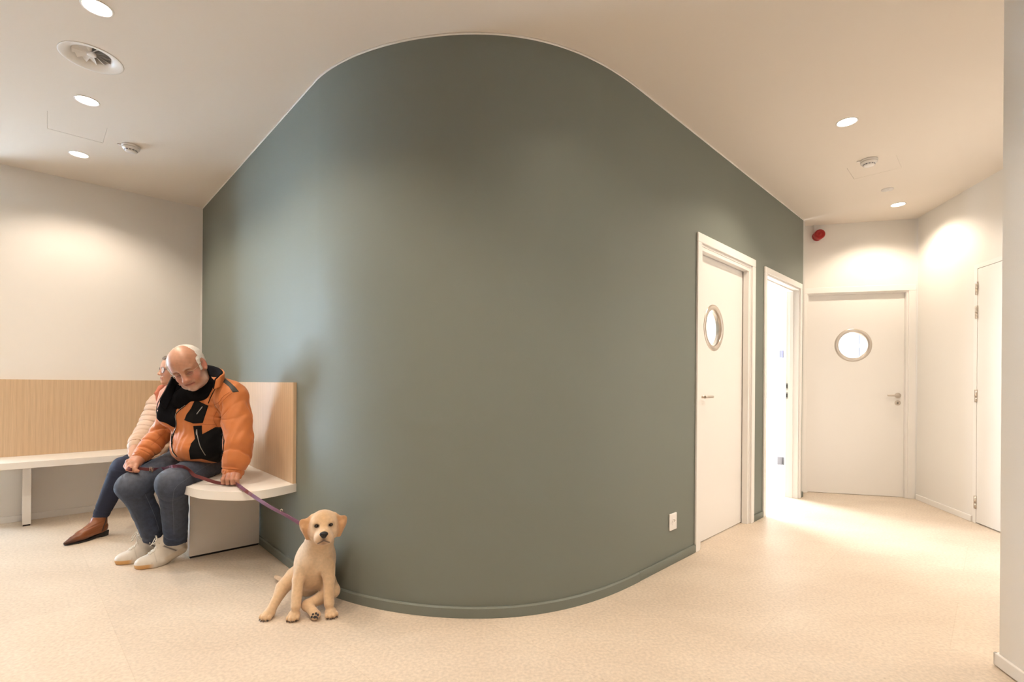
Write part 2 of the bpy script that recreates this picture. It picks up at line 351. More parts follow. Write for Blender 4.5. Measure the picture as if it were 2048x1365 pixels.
# doors
def porthole_leaf(fr, s0, s1, z0, z1, cs, cz, r, t0, t1):
    outer = [(s0, z0), (s1, z0), (s1, z1), (s0, z1)]; hole = circle(cs, cz, r, 64)
    v, t = region(outer, [hole]); bm = bmesh.new(); slab(bm, v, t, lambda x, y, h: fr.P(x, h, y), t0, t1, [4, 64]); return bm
def porthole(root, fr, cs, cz, t1, th=.04):
    c = fr.P(cs, t1, cz); n = fr.n
    bm = bmesh.new(); lathe(bm, c, n, [(.128, -th), (.128, .0), (.131, .004), (.158, .0045), (.1645, .001), (.1645, -.0005)], 72); put(obj('porthole_ring', bm, M_steel), root)
    bm = bmesh.new(); cyl(bm, c-n*(th*.55), c-n*(th*.45), .128, n=64); put(obj('porthole_glass', bm, M_glass), root)
def lever(root, fr, s, z, t, dirn, L=.115, rose=True):
    bm = bmesh.new()
    if rose: lathe(bm, fr.P(s, t, z), fr.n, [(0, .010), (.022, .010), (.026, .008), (.026, 0)], 32)
    cyl(bm, fr.P(s, t, z), fr.P(s, t+.048, z), .009, n=16)
    tube(bm, [fr.P(s, t+.048, z)] + [fr.P(s+dirn*L*k, t+.050, z) for k in (.1, .5, .92, 1)], [.0095, .010, .0095, .009, .006], 12)
    put(obj('door_handle', bm, M_steel), root)
def casing(fr, s0, s1, ztop, cw, tin, depth, t_out=.014, z0=0.0005):
    """architrave + jamb lining around an opening s0..s1"""
    bm = bmesh.new()
    for a, b in ((s0-cw, s0+.004), (s1-.004, s1+cw)): fbox(bm, fr, a, b, 0.0004, t_out, z0, ztop-.004, .003)
    fbox(bm, fr, s0-cw, s1+cw, 0.0004, t_out, ztop-.004, ztop+cw, .003)
    for a, b in ((s0, s0+.020), (s1-.020, s1)): fbox(bm, fr, a, b, -depth, .0003, z0, ztop-.02)
    fbox(bm, fr, s0, s1, -depth, .0003, ztop-.02, ztop)
    return bm
# door 1
r = empty('door_1', GR.P(1.19, 0, 0)); tag(r, kind='structure')
put(obj('door_frame', casing(GR, D1[0], D1[1], DTOP, .055, 0, TH), M_trim), r)
bm = bmesh.new()
for a, b in ((D1[0]+.020, D1[0]+.045), (D1[1]-.045, D1[1]-.020)): fbox(bm, GR, a, b, -.045, -.004, .0005, DTOP-.045)
fbox(bm, GR, D1[0]+.020, D1[1]-.020, -.045, -.004, DTOP-.045, DTOP-.020); put(obj('door_stop', bm, M_trim), r)
put(obj('door_leaf', porthole_leaf(GR, D1[0]+.024, D1[1]-.024, .008, DTOP-.024, 1.075, 1.487, .130, -.092, -.052), M_trim), r)
porthole(r, GR, 1.075, 1.487, -.052); lever(r, GR, .83, 1.0, -.052, 1, .13)
# door 2: an open doorway
r = empty('door_2', GR.P(2.4, 0, 0)); tag(r, kind='structure')
put(obj('door_frame', casing(GR, D2[0], D2[1], DTOP, .045, 0, TH), M_trim), r)
bm = bmesh.new()
for a, b in ((D2[0]+.020, D2[0]+.030), (D2[1]-.032, D2[1]-.020)): fbox(bm, GR, a, b, -.075, -.045, .0005, DTOP-.03)
fbox(bm, GR, D2[0]+.020, D2[1]-.020, -.075, -.045, DTOP-.03, DTOP-.020); put(obj('door_stop', bm, M_trim), r)
for z in (1.075, .985):
    bm = bmesh.new(); fbox(bm, GR, D2[1]-.0215, D2[1]-.0195, -.106, -.090, z-.03, z+.03); p_ = put(obj('strike_plate', bm, M_steel), r)
    bm = bmesh.new(); fbox(bm, GR, D2[1]-.0225, D2[1]-.0214, -.103, -.094, z-.018, z+.018); q_ = obj('latch_hole', bm, M_dark); put(q_, r)
# door 3: far door
r = empty('door_3', FW.P(.46, 0, 0)); tag(r, kind='structure')
put(obj('door_frame', casing(FW, .025, .908, 2.013, .055, 0, .11), M_trim), r)
put(obj('door_leaf', porthole_leaf(FW, .046, .887, .004, 1.9925, .452, 1.490, .130, -.075, -.035), M_trim), r)
porthole(r, FW, .452, 1.490, -.035); lever(r, FW, .835, .992, -.035, -1, .105)
bm = bmesh.new(); lathe(bm, FW.P(.835, -.035, .920), FW.n, [(0, .006), (.006, .006), (.0065, .0085), (.022, .008), (.025, .006), (.025, 0)], 32); put(obj('lock_cylinder', bm, M_steel), r)
bm = bmesh.new(); fbox(bm, FW, .833, .837, -.0275, -.0262, .908, .926); put(obj('key_slot', bm, M_dark), r)
# door 4: flush door on the right wall
r = empty('door_4', RW.P(1.3, 0, 0)); tag(r, kind='structure')
bm = bmesh.new()
for a, b in ((.805, .845), (1.745, 1.785)): fbox(bm, RW, a, b, -.1, .004, .0005, 2.02)
fbox(bm, RW, .805, 1.785, -.1, .004, 2.02, 2.055); put(obj('door_frame', bm, M_trim), r)
bm = bmesh.new(); fbox(bm, RW, .8485, 1.7415, -.04, .003, .009, 2.0165, .0015); put(obj('door_leaf', bm, M_trim), r)
for z in (1.865, 1.675, 1.01, .165):
    bm = bmesh.new(); c = RW.P(.847, .008, z)
    cyl(bm, c+Vector((0, 0, -.005)), c+Vector((0, 0, .05)), .0085, n=20); cyl(bm, c+Vector((0, 0, -.05)), c+Vector((0, 0, -.006)), .0065, n=20)
    fbox(bm, RW, .822, .846, .004, .0065, z-.049, z+.05); put(obj('hinge', bm, M_steel), r)

# ------------------------------------------------------------ ceiling fittings
lamp_labels = {0: 'round recessed ceiling downlight beside the swirl air vent, nearest the camera on the left', 1: 'round recessed downlight on the left between air vent and square hatch',
 2: 'round recessed downlight nearest the white wall above the wooden bench', 3: 'round recessed downlight on the right nearest the camera, before the green wall doors', 4: 'round recessed downlight deep in the corridor near the far door'}
for i, (x, y) in enumerate(LAMPS):
    r = empty('ceiling_downlight', (x, y, H)); tag(r, lamp_labels.get(i, 'unseen round recessed ceiling downlight'), 'ceiling light', 'recessed ceiling downlights')
    bm = bmesh.new(); lathe(bm, (x, y, H), (0, 0, -1), [(.0515, -.03), (.0515, -.004), (.050, .001), (.052, .0030), (.0575, .0025), (.0585, 0), (.0515, .0)], 48); put(obj('trim_ring', bm, M_plastic), r)
    bm = bmesh.new(); lathe(bm, (x, y, H), (0, 0, -1), [(0, -.006), (.050, -.006), (.050, -.012), (0, -.012)], 40); put(obj('lamp_diffuser', bm, M_lamp), r)
    l = bpy.data.lights.new('downlight_beam', 'SPOT'); l.energy = LAMPW * (LAMPK[i] if i in LAMPK else 1); l.spot_size = math.radians(138); l.spot_blend = .55; l.shadow_soft_size = .045; l.color = (1, .845, .675)
    lo = bpy.data.objects.new('downlight_beam', l); COL.objects.link(lo); lo.location = (x, y, H-.006); put(lo, r)
# swirl diffuser
r = empty('air_vent', (*VENT, H)); tag(r, 'round white swirl air vent with radial blades set in the ceiling', 'air vent')
c = Vector((*VENT, H)); dn = (0, 0, -1)
bm = bmesh.new(); lathe(bm, c, dn, [(.119, 0), (.127, .0), (.129, .001), (.126, .002), (.117, .0015), (.100, -.003), (.088, -.009), (.080, -.016), (.077, -.022), (.077, -.10)], 72); put(obj('flared_ring', bm, M_plastic), r)
bm = bmesh.new(); lathe(bm, c, dn, [(0, -.012), (.014, -.012), (.019, -.015), (.019, -.035), (0, -.035)], 32); put(obj('hub', bm, M_plastic), r)
for k in range(12):
    a = 2*PI*k/12; bm = bmesh.new(); A = []
    for j in range(7):
        rr = .017+.0595*j/6; wd = .22+.0*j; hw = rr*.20; tilt = math.radians(34)
        cx, cy = math.cos(a+.12*j/6), math.sin(a+.12*j/6); tx, ty = -cy, cx
        A.append([bm.verts.new(c+Vector((cx*rr+tx*hw*q*math.cos(tilt), cy*rr+ty*hw*q*math.cos(tilt), .024+hw*q*math.sin(tilt)*1.2+o_))) for q in (-1.25, 1.25) for o_ in (0, .0012)])
    for X, Y in zip(A, A[1:]):
        for q in ((0, 2), (2, 3), (3, 1), (1, 0)): bm.faces.new((X[q[0]], X[q[1]], Y[q[1]], Y[q[0]]))
    bm.faces.new([A[0][q] for q in (0, 1, 3, 2)]); bm.faces.new([A[-1][q] for q in (0, 2, 3, 1)])
    bmesh.ops.recalc_face_normals(bm, faces=bm.faces); put(obj('vane', bm, M_plastic), r)
bm = bmesh.new(); lathe(bm, c, dn, [(.0765, -.09), (0, -.09)], 48); put(obj('duct', bm, M_dark), r)
# access hatches
for q, lb in zip(HATCH, ('square flush access hatch in the ceiling on the left, near the white wall', 'square flush access hatch in the corridor ceiling with a smoke detector beside it')):
    bm = bmesh.new(); v, t = region(q, []); slab(bm, v, t, lambda x, y, h: (x, y, h), H+.0008, H+.02, [4])
    tag(obj('access_hatch', bm, M_ceil), lb, 'ceiling hatch', 'ceiling access hatches')
def smoke(x, y, lb, a0):
    r = empty('smoke_detector', (x, y, H)); tag(r, lb, 'smoke detector', 'smoke detectors'); c = (x, y, H-.0002)
    bm = bmesh.new(); lathe(bm, c, dn, [(0, 0), (.052, 0), (.053, .004), (.052, .012), (.048, .014), (0, .014)], 48); put(obj('base_plate', bm, M_plastic), r)
    bm = bmesh.new(); lathe(bm, c, dn, [(0, .014), (.050, .014), (.0505, .020), (.047, .026), (.036, .031), (.034, .040), (.026, .045), (0, .046)], 48); put(obj('detector_head', bm, M_plastic), r)
    bm = bmesh.new()
    for k in range(12):
        a = 2*PI*k/12; cx, cy = math.cos(a), math.sin(a); f = Fr((x+cx*.0355, y+cy*.0355), (-cy, cx), (cx, cy)); fbox(bm, f, -.006, .006, -.001, .0006, H-.0385, H-.0315)
    put(obj('sensing_slot', bm, M_grey), r)
    f = Fr((x+math.cos(a0)*.052, y+math.sin(a0)*.052), (-math.sin(a0), math.cos(a0)), (math.cos(a0), math.sin(a0)))
    bm = bmesh.new(); fbox(bm, f, -.008, .008, -.004, .022, H-.006, H-.0003, .001); put(obj('mounting_clip', bm, M_plastic), r)
smoke(-2.637, 3.393, 'white round smoke detector on the ceiling left of the green wall', math.radians(205))
smoke(2.541, 3.522, 'white round smoke detector on the corridor ceiling beside the hatch', math.radians(160))
bm = bmesh.new(); lathe(bm, (3.073, 4.046, H-.0002), dn, [(0, 0), (.042, 0), (.042, .004), (.016, .006), (.016, .010), (0, .011)], 40)
tag(obj('presence_sensor', bm, M_plastic), 'small flat white presence sensor disc on the corridor ceiling', 'sensor')
# fire siren
sp = FW.P(.115, 0, 2.585); ax = (FW.n*1.0+Vector((.05, 0, .0))).normalized()
r = empty('fire_alarm_siren', sp); tag(r, 'red round fire alarm siren high on the white wall beside the green wall', 'alarm')
bm = bmesh.new(); lathe(bm, sp+FW.n*.0003, FW.n, [(0, 0), (.046, 0), (.046, .028), (.043, .030), (0, .030)], 40); put(obj('mounting_base', bm, M_red), r)
bm = bmesh.new(); lathe(bm, sp, FW.n, [(0, .030), (.042, .030), (.041, .036), (.047, .040), (.048, .085), (.044, .092), (.030, .094), (.028, .090), (.012, .090), (.010, .094), (0, .096)], 48); put(obj('sounder', bm, M_red), r)
bm = bmesh.new(); fbox(bm, FW, .085, .105, .0003, .012, 2.625, 2.6995, .002); put(obj('cable_duct', bm, M_plastic), r)
# wall socket
r = empty('wall_socket', GR.P(.383, 0, .255)); tag(r, 'white wall socket low on the green curved wall left of the first door', 'socket')
bm = bmesh.new(); fbox(bm, GR, .383-.043, .383+.043, .0003, .009, .205, .305, .003); put(obj('face_plate', bm, M_plastic), r)
bm = bmesh.new(); lathe(bm, GR.P(.383, .0092, .255), GR.n, [(.0235, .0), (.0225, .0018), (.021, .0), (.0205, .0002), (0, .0002)], 36); put(obj('socket_rim', bm, M_trim), r)
bm = bmesh.new()
for dx, dz in ((-.0095, 0), (.0095, 0)): cyl(bm, GR.P(.383+dx, .0091, .255+dz), GR.P(.383+dx, .0098, .255+dz), .0026, n=12)
put(obj('pin_hole', bm, M_dark), r)
bm = bmesh.new(); cyl(bm, GR.P(.383, .0092, .266), GR.P(.383, .022, .266), .0024, n=12); put(obj('earth_pin', bm, M_steel), r)
# things on the wall of the room behind the open doorway
r = empty('thermostat', PT.P(.28, 0, 1.42)); tag(r, 'small dark square thermostat on the white wall seen through the open doorway', 'thermostat')
bm = bmesh.new(); fbox(bm, PT, .255, .335, .0003, .032, 1.375, 1.455, .003); put(obj('housing', bm, mat('lavender_plastic', (.38, .40, .62), .4)), r)
bm = bmesh.new(); fbox(bm, PT, .258, .332, .0325, .035, 1.378, 1.452); put(obj('display', bm, M_darkpl), r)
r = empty('plug_adapter', PT.P(.22, 0, .28)); tag(r, 'grey plug adapter with a white cable low on the wall through the doorway', 'charger')
bm = bmesh.new(); fbox(bm, PT, .205, .285, .0003, .012, .25, .33, .002); put(obj('socket_plate', bm, M_grey), r)
bm = bmesh.new(); fbox(bm, PT, .215, .275, .0125, .062, .247, .333, .005); put(obj('adapter_body', bm, mat('mid_grey_plastic', (.32, .31, .34), .5)), r)
bm = bmesh.new(); tube(bm, catmull([PT.P(.245, .045, .246), PT.P(.26, .05, .15), PT.P(.30, .05, .04), PT.P(.36, .07, .004), PT.P(.55, .10, .004), PT.P(.75, .06, .004)], 8), .0025, 6); put(obj('power_cable', bm, M_plastic), r)
bm = bmesh.new(); fbox(bm, PT, .235, .315, .0003, .008, 1.17, 1.25, .002); tag(obj('light_switch', bm, M_plastic), 'white light switch on the white wall seen through the open doorway', 'switch')
# ------------------------------------------------------------ the bench
SZ = .50; ST = .046       # seat top and thickness
BK = .020                 # backrest thickness
bench = empty('corner_bench', (-2.6, 3.9, 0)); tag(bench, 'white built-in corner bench with pale oak backrest along two walls', 'bench')
def ln(fr, s, t): p = fr.P(s, t, 0); return (p.x, p.y)
# plan of the seat: along the white wall, round the corner, along the green wall to a rounded end
front = [(-6.05, 1.08)]
f0 = atz(0, 928.5, SZ); f1 = atz(240, 911, SZ); dv = (f1-f0); 
front = [tuple((f0-dv*.28)[:2]), tuple(f0[:2]), tuple(f1[:2])]
# rounded end measured on the seat edge
endp = [atz(374.7, 975, SZ), atz(400, 980.5, SZ), atz(431, 983.3, SZ), atz(460, 984.6, SZ), atz(487, 984.6, SZ), atz(512, 982.8, SZ), atz(536, 979.5, SZ), atz(565, 974, SZ)]
s_end = (Vector((-1.228, 2.812, 0))-GL.o).dot(GL.u)
d_end = (endp[0]-GL.o).dot(GL.n)
# inner corner of the front line, rounded
inner = catmull([Vector((*front[-1], 0)), GL.P(.68, .515, 0), GL.P(.86, .482, 0), GL.P(1.2, .476, 0), Vector((endp[0].x, endp[0].y, 0))], 8)
plan = front[:-1] + [tuple(p[:2]) for p in catmull([Vector((*front[-1], 0)), GL.P(.43, .56, 0), GL.P(.52, .51, 0), GL.P(.68, .50, 0), GL.P(1.0, .50, 0), GL.P(1.3, .50, 0), GL.P(1.6, .50, 0), GL.P(1.85, .50, 0), GL.P(2.02, .495, 0), GL.P(2.16, .475, 0)] + [Vector((p.x, p.y, 0)) for p in endp[1:]] + [GL.P(s_end, .0, 0)], 6)]
wl = LW.P((Vector((*front[0], 0))-LW.o).dot(LW.u), .001, 0)
plan += [ln(GL, .002, .001)] + [tuple(wl[:2])]

v, t = region(plan, []); bm = bmesh.new(); slab(bm, v, t, lambda x, y, h: (x, y, h), SZ-ST, SZ, [len(plan)])
so = put(obj('seat', bm, M_lam), bench)
md = so.modifiers.new('bev', 'BEVEL'); md.width = .0025; md.segments = 2; md.limit_method = 'ANGLE'; md.angle_limit = math.radians(40)
def board(fr, s0, s1, t0, t1, z0, z1):
    bm = bmesh.new(); fbox(bm, fr, s0, s1, t0, t1, z0, z1, .0012); uv = bm.loops.layers.uv.new('UVMap')
    for f in bm.faces:
        for l in f.loops:
            d = l.vert.co-fr.o; l[uv].uv = (d.dot(fr.u)+3.1*t0 + d.dot(fr.n), l.vert.co.z)
    return bm
put(obj('backrest', board(LW, .03, 1.45, .0006, BK, SZ+.0005, 1.085), M_wood), bench)
put(obj('backrest', board(GL, .022, s_end-.004, .0006, BK, SZ+.0005, 1.078), M_wood), bench)
# support panels
def panel(fr, s, t0, t1, th=.045, m=M_lam, name='support_panel'):
    bm = bmesh.new(); fbox(bm, fr, s-th/2, s+th/2, t0, t1, .012, SZ-ST-.0005, .0015); put(obj(name, bm, m), bench)
    bm = bmesh.new(); fbox(bm, fr, s-th/2+.004, s+th/2-.004, t0+.004, t1-.004, .0005, .012); put(obj('plinth', bm, M_dark), bench)
sl = (atz(53, 1053, 0)-LW.o).dot(LW.u)
tl = (atz(53, 1053, 0)-LW.o).dot(LW.n)
panel(LW, sl, .014, tl, .048); 
p0 = atz(378, 1118, 0); p1 = atz(533, 1088, 0); sp_ = ((p0-GL.o).dot(GL.u)+(p1-GL.o).dot(GL.u))/2
panel(GL, sp_-.02, .014, (p0-GL.o).dot(GL.n), .04, M_lamin)
panel(GL, .62, .014, .44, .045); panel(LW, .48, .014, .44, .045)
# ------------------------------------------------------------ figures: one continuous skin over blended volumes
def smin(a, b, k):
    if k <= 0: return np.minimum(a, b)
    h = np.maximum(k-np.abs(a-b), 0)/k; return np.minimum(a, b)-h*h*k*.25
def A3(p): return np.array([p[0], p[1], p[2]], np.float32)
class Body:
    def __init__(s): s.p = []; s.disp = None; s.rs = 1
    def cap(s, a, b, ra, rb=None, k=.03, op=0):
        a, b = A3(a), A3(b); rb = ra if rb is None else rb; s.p.append(('c', a, b, ra*s.rs, rb*s.rs, k, op)); return s
    def chain(s, pts, rs, k=.02, op=0):
        s.p.append(('L', [A3(p) for p in pts], [r*s.rs for r in rs], 0, 0, k, op)); return s
    def seat(s, gap=.002): s.p.append(('b', gap, 0, 0, 0, 0, 1)); return s
    def ell(s, c, r, R=None, k=.03, op=0): s.p.append(('e', A3(c), np.array(r, np.float32)*s.rs, np.eye(3, dtype=np.float32) if R is None else np.array(R, np.float32), 0, k, op)); return s
    def half(s, c, n, k=.0, op=2): n = A3(n); s.p.append(('h', A3(c), n/np.linalg.norm(n), 0, 0, k, op)); return s
    def bounds(s):
        lo = np.full(3, 1e9); hi = -lo
        for q in s.p:
            if q[6] or q[0] == 'h': continue
            if q[0] == 'L':
                for c, r in zip(q[1], q[2]): lo = np.minimum(lo, c-r); hi = np.maximum(hi, c+r)
                continue
            if q[0] == 'c':
                for c, r in ((q[1], q[3]), (q[2], q[4])): lo = np.minimum(lo, c-r); hi = np.maximum(hi, c+r)
            else: r = q[2].max(); lo = np.minimum(lo, q[1]-r); hi = np.maximum(hi, q[1]+r)
        return lo-.02, hi+.02
    def __call__(s, P):
        d = np.full(len(P), 9., np.float32)
        for q in s.p:
            if q[0] == 'c':
                ab = q[2]-q[1]; ap = P-q[1]; t = np.clip(ap@ab/max(float(ab@ab), 1e-9), 0, 1)
                x = np.linalg.norm(ap-t[:, None]*ab, axis=1)-(q[3]+(q[4]-q[3])*t)
            elif q[0] == 'L':
                x = None
                for a_, b_, ra, rb in zip(q[1], q[1][1:], q[2], q[2][1:]):
                    ab = b_-a_; ap = P-a_; t = np.clip(ap@ab/max(float(ab@ab), 1e-9), 0, 1); y = np.linalg.norm(ap-t[:, None]*ab, axis=1)-(ra+(rb-ra)*t)
                    x = y if x is None else smin(x, y, min(ra, rb)*.25)
            elif q[0] == 'b':        # the bench: people are pressed flat by seat and backrest
                dg = (P[:, 0]-GL.o.x)*GL.n.x+(P[:, 1]-GL.o.y)*GL.n.y; dl = (P[:, 0]-LW.o.x)*LW.n.x+(P[:, 1]-LW.o.y)*LW.n.y
                x = np.maximum(P[:, 2]-(.5+q[1]), np.minimum(dg-.480, dl-.52)); x = np.minimum(x, np.minimum(dg, dl)-.0215-q[1])
            elif q[0] == 'e':
                l = (P-q[1])@q[3].T; k0 = np.linalg.norm(l/q[2], axis=1); k1 = np.linalg.norm(l/(q[2]*q[2]), axis=1)+1e-9; x = k0*(k0-1)/k1
                x = np.where(k0 < 1e-3, -q[2].min(), x)
            else: x = (P-q[1])@q[2]
            if q[6] == 0: d = smin(d, x, q[5])
            elif q[6] == 1: d = -smin(-d, x, q[5])       # carve
            else: d = -smin(-d, -x, q[5])                # keep the inside of the half space (n points out)
        if s.disp is not None: d = d+s.disp(P)
        return d
def mesh_sdf(f, lo, hi, h, B=8):
    n = (np.ceil((hi-lo)/(h*B))).astype(int); N = n*B+1
    V = np.empty(tuple(N), np.float32)
    cs = np.stack(np.meshgrid(*[np.arange(k) for k in n], indexing='ij'), -1).reshape(-1, 3)
    dc = f((lo+(cs+.5)*h*B).astype(np.float32))
    V[:-1, :-1, :-1] = np.repeat(np.repeat(np.repeat(np.where(dc < 0, -1., 1.).astype(np.float32).reshape(tuple(n)), B, 0), B, 1), B, 2)
    V[-1] = 1; V[:, -1] = 1; V[:, :, -1] = 1
    keep = cs[np.abs(dc) < h*B*1.5+.004]
    g = np.stack(np.meshgrid(*[np.arange(B+1)]*3, indexing='ij'), -1).reshape(-1, 3)
    for i in range(0, len(keep), 400):
        idx = (keep[i:i+400, None, :]*B+g[None]).reshape(-1, 3)
        V[idx[:, 0], idx[:, 1], idx[:, 2]] = f((lo+idx*h).astype(np.float32))
    I = V < 0; C = np.zeros(tuple(N-1), np.uint8)
    for a in (0, 1):
        for b in (0, 1):
            for c in (0, 1): C += I[a:N[0]-1+a, b:N[1]-1+b, c:N[2]-1+c]
    cell = np.argwhere((C > 0) & (C < 8)); M = N-1
    ids = (cell[:, 0]*M[1]+cell[:, 1])*M[2]+cell[:, 2]
    co = np.array([(a, b, c) for a in (0, 1) for b in (0, 1) for c in (0, 1)])
    val = np.stack([V[cell[:, 0]+a, cell[:, 1]+b, cell[:, 2]+c] for a, b, c in co], 1)
    acc = np.zeros((len(cell), 3)); cnt = np.zeros(len(cell))
    for i in range(8):
        for j in range(i+1, 8):
            if np.abs(co[i]-co[j]).sum() != 1: continue
            m = (val[:, i] < 0) != (val[:, j] < 0); t = np.where(m, val[:, i]/(val[:, i]-val[:, j]+1e-12), 0)
            acc += np.where(m[:, None], co[i]+(co[j]-co[i])*t[:, None], 0); cnt += m
    verts = lo+(cell+acc/cnt[:, None])*h
    quads = []
    for ax in range(3):
        sl0 = [slice(1, -1)]*3; sl1 = [slice(1, -1)]*3; sl0[ax] = slice(0, -1); sl1[ax] = slice(1, None)
        a = I[tuple(sl0)]; b = I[tuple(sl1)]; e = np.argwhere(a != b); s = a[e[:, 0], e[:, 1], e[:, 2]]
        e = e+1; e[:, ax] -= 1
        u, v = [(1, 2), (2, 0), (0, 1)][ax]
        def cid(du, dv):
            q = e.copy(); q[:, u] -= du; q[:, v] -= dv; return np.searchsorted(ids, (q[:, 0]*M[1]+q[:, 1])*M[2]+q[:, 2])
        Q = np.stack([cid(1, 1), cid(0, 1), cid(0, 0), cid(1, 0)], 1); Q[~s] = Q[~s][:, ::-1]; quads.append(Q)
    return verts, np.concatenate(quads)
def skin(name, f, h, m, parent=None, col=None, lohi=None):
    lo, hi = lohi or f.bounds(); v, q = mesh_sdf(f, np.array(lo, float), np.array(hi, float), h)
    me = bpy.data.meshes.new(name); me.vertices.add(len(v)); me.vertices.foreach_set('co', v.astype(np.float32).ravel())
    me.loops.add(q.size); me.loops.foreach_set('vertex_index', q.astype(np.int32).ravel())
    me.polygons.add(len(q)); me.polygons.foreach_set('loop_start', np.arange(0, q.size, 4, dtype=np.int32)); me.polygons.foreach_set('use_smooth', np.ones(len(q), bool))
    me.update(); me.validate()
    if col is not None:
        a = me.color_attributes.new('Col', 'FLOAT_COLOR', 'POINT'); c = np.ones((len(v), 4), np.float32); c[:, :3] = col(v); a.data.foreach_set('color', c.ravel())
    me.materials.append(m); o = bpy.data.objects.new(name, me); COL.objects.link(o)
    if parent: put(o, parent)
    return o
def bvh(o): me = o.data; return BVHTree.FromPolygons([v.co for v in me.vertices], [tuple(p.vertices) for p in me.polygons])
CAMP = Vector((0, 0, CH))
def hit(t, x, y):
    d = px_ray(x, y).normalized(); p, n, i, s = t.ray_cast(CAMP, d)
    return (None, None) if p is None else (p, n if n.dot(d) < 0 else -n)
def patch(name, t, poly, m, parent, off=.0012, th=.0016, step=2.0):
    """a cloth piece of the outline poly sewn on to the surface t"""
    B = []
    for a, b in zip(poly, poly[1:]+poly[:1]):
        k = max(1, int(math.dist(a, b)/step)); B += [(a[0]+(b[0]-a[0])*i/k, a[1]+(b[1]-a[1])*i/k) for i in range(k)]
    ins = []
    xs = [p[0] for p in B]; ys = [p[1] for p in B]; y = min(ys)+step/2
    def inside(p):
        c = False; j = len(B)-1
        for i in range(len(B)):
            if (B[i][1] > p[1]) != (B[j][1] > p[1]) and p[0] < (B[j][0]-B[i][0])*(p[1]-B[i][1])/(B[j][1]-B[i][1])+B[i][0]: c = not c
            j = i
        return c
    while y < max(ys):
        x = min(xs)+step/2
        while x < max(xs):
            if inside((x, y)) and min(math.dist((x, y), b) for b in B) > step*.6: ins.append((x, y))
            x += step
        y += step
    n = len(B); v, e, f, *_ = geometry.delaunay_2d_cdt([Vector(p) for p in B+ins], [(i, (i+1) % n) for i in range(n)], [], 1, 1e-6)
    bm = bmesh.new(); L = []; last = None
    for p in v:
        q, nn = hit(t, p[0], p[1])
        if q is None: L.append(None); continue
        L.append((q, nn))
    dm = np.median([(-(CAMP-q[0]).length) for q in L if q]); 
    A = [bm.verts.new(q[0]+q[1]*(off+th)) if q and abs((CAMP-q[0]).length+dm) < .25 else None for q in L]
    for tr in f:
        if all(A[i] for i in tr):
            try: bm.faces.new([A[i] for i in tr])
            except ValueError: pass
    for i in range(3): bmesh.ops.smooth_vert(bm, verts=[x for x in A if x and not x.is_boundary], factor=.4, use_axis_x=True, use_axis_y=True, use_axis_z=True)
    bmesh.ops.delete(bm, geom=[x for x in bm.verts if not x.link_faces], context='VERTS')
    bm.normal_update()
    for fc in bm.faces:
        fc.smooth = True
        if fc.normal.dot(fc.calc_center_median()-CAMP) > 0: fc.normal_flip()
    o = put(obj(name, bm, m), parent); s = o.modifiers.new('thick', 'SOLIDIFY'); s.thickness = th+off; s.offset = -1; return o
def seam(name, t, pts, r, m, parent, off=.001, n=6, cm=True):
    P = catmull([Vector((x, y, 0)) for x, y in pts], 6) if cm else [Vector((*p, 0)) for p in pts]
    W = []
    for p in P:
        q, nn = hit(t, p.x, p.y)
        if q: W.append(q+nn*off)
    bm = bmesh.new(); tube(bm, W, r, n); return put(obj(name, bm, m), parent)
def frame(c, fwd, up):
    F = Vector(fwd).normalized(); U = Vector(up); U = (U-F*U.dot(F)).normalized(); X = F.cross(U)
    Mx = Matrix((X, F, U))                       # world -> local rows
    L = lambda x, y, z, c=Vector(c), X=X, F=F, U=U, : c+X*x+F*y+U*z
    return L, [tuple(X), tuple(F), tuple(U)]
def rotmul(R, Q): return (np.array(Q)@np.array(R)).tolist()
def rx(a): c, s = math.cos(a), math.sin(a); return [[1, 0, 0], [0, c, s], [0, -s, c]]
def rz(a): c, s = math.cos(a), math.sin(a); return [[c, s, 0], [-s, c, 0], [0, 0, 1]]
def ry(a): c, s = math.cos(a), math.sin(a); return [[c, 0, -s], [0, 1, 0], [s, 0, c]]
def blend(c, m, col): m = np.clip(m, 0, 1)[:, None]; return c*(1-m)+np.array(col)*m
def sm(x, a, b): t = np.clip((x-a)/(b-a), 0, 1); return t*t*(3-2*t)
def gauss(P, c, r): return np.exp(-(np.linalg.norm((P-A3(c))/np.array(r), axis=1)**2))
def segd(P, a, b): a, b = A3(a), A3(b); ab = b-a; t = np.clip((P-a)@ab/(ab@ab), 0, 1); return np.linalg.norm(P-a-t[:, None]*ab, axis=1), t
def wav(P, s, seed=0):          # cheap smooth noise
    r = np.random.RandomState(seed); o = np.zeros(len(P), np.float32)
    for i in range(5):
        w_ = r.normal(size=3); w_ = w_/np.linalg.norm(w_)*s*(1+.5*i); o += np.sin(P@w_.astype(np.float32)+r.rand()*6.3)/(1+.4*i)
    return o/2.2
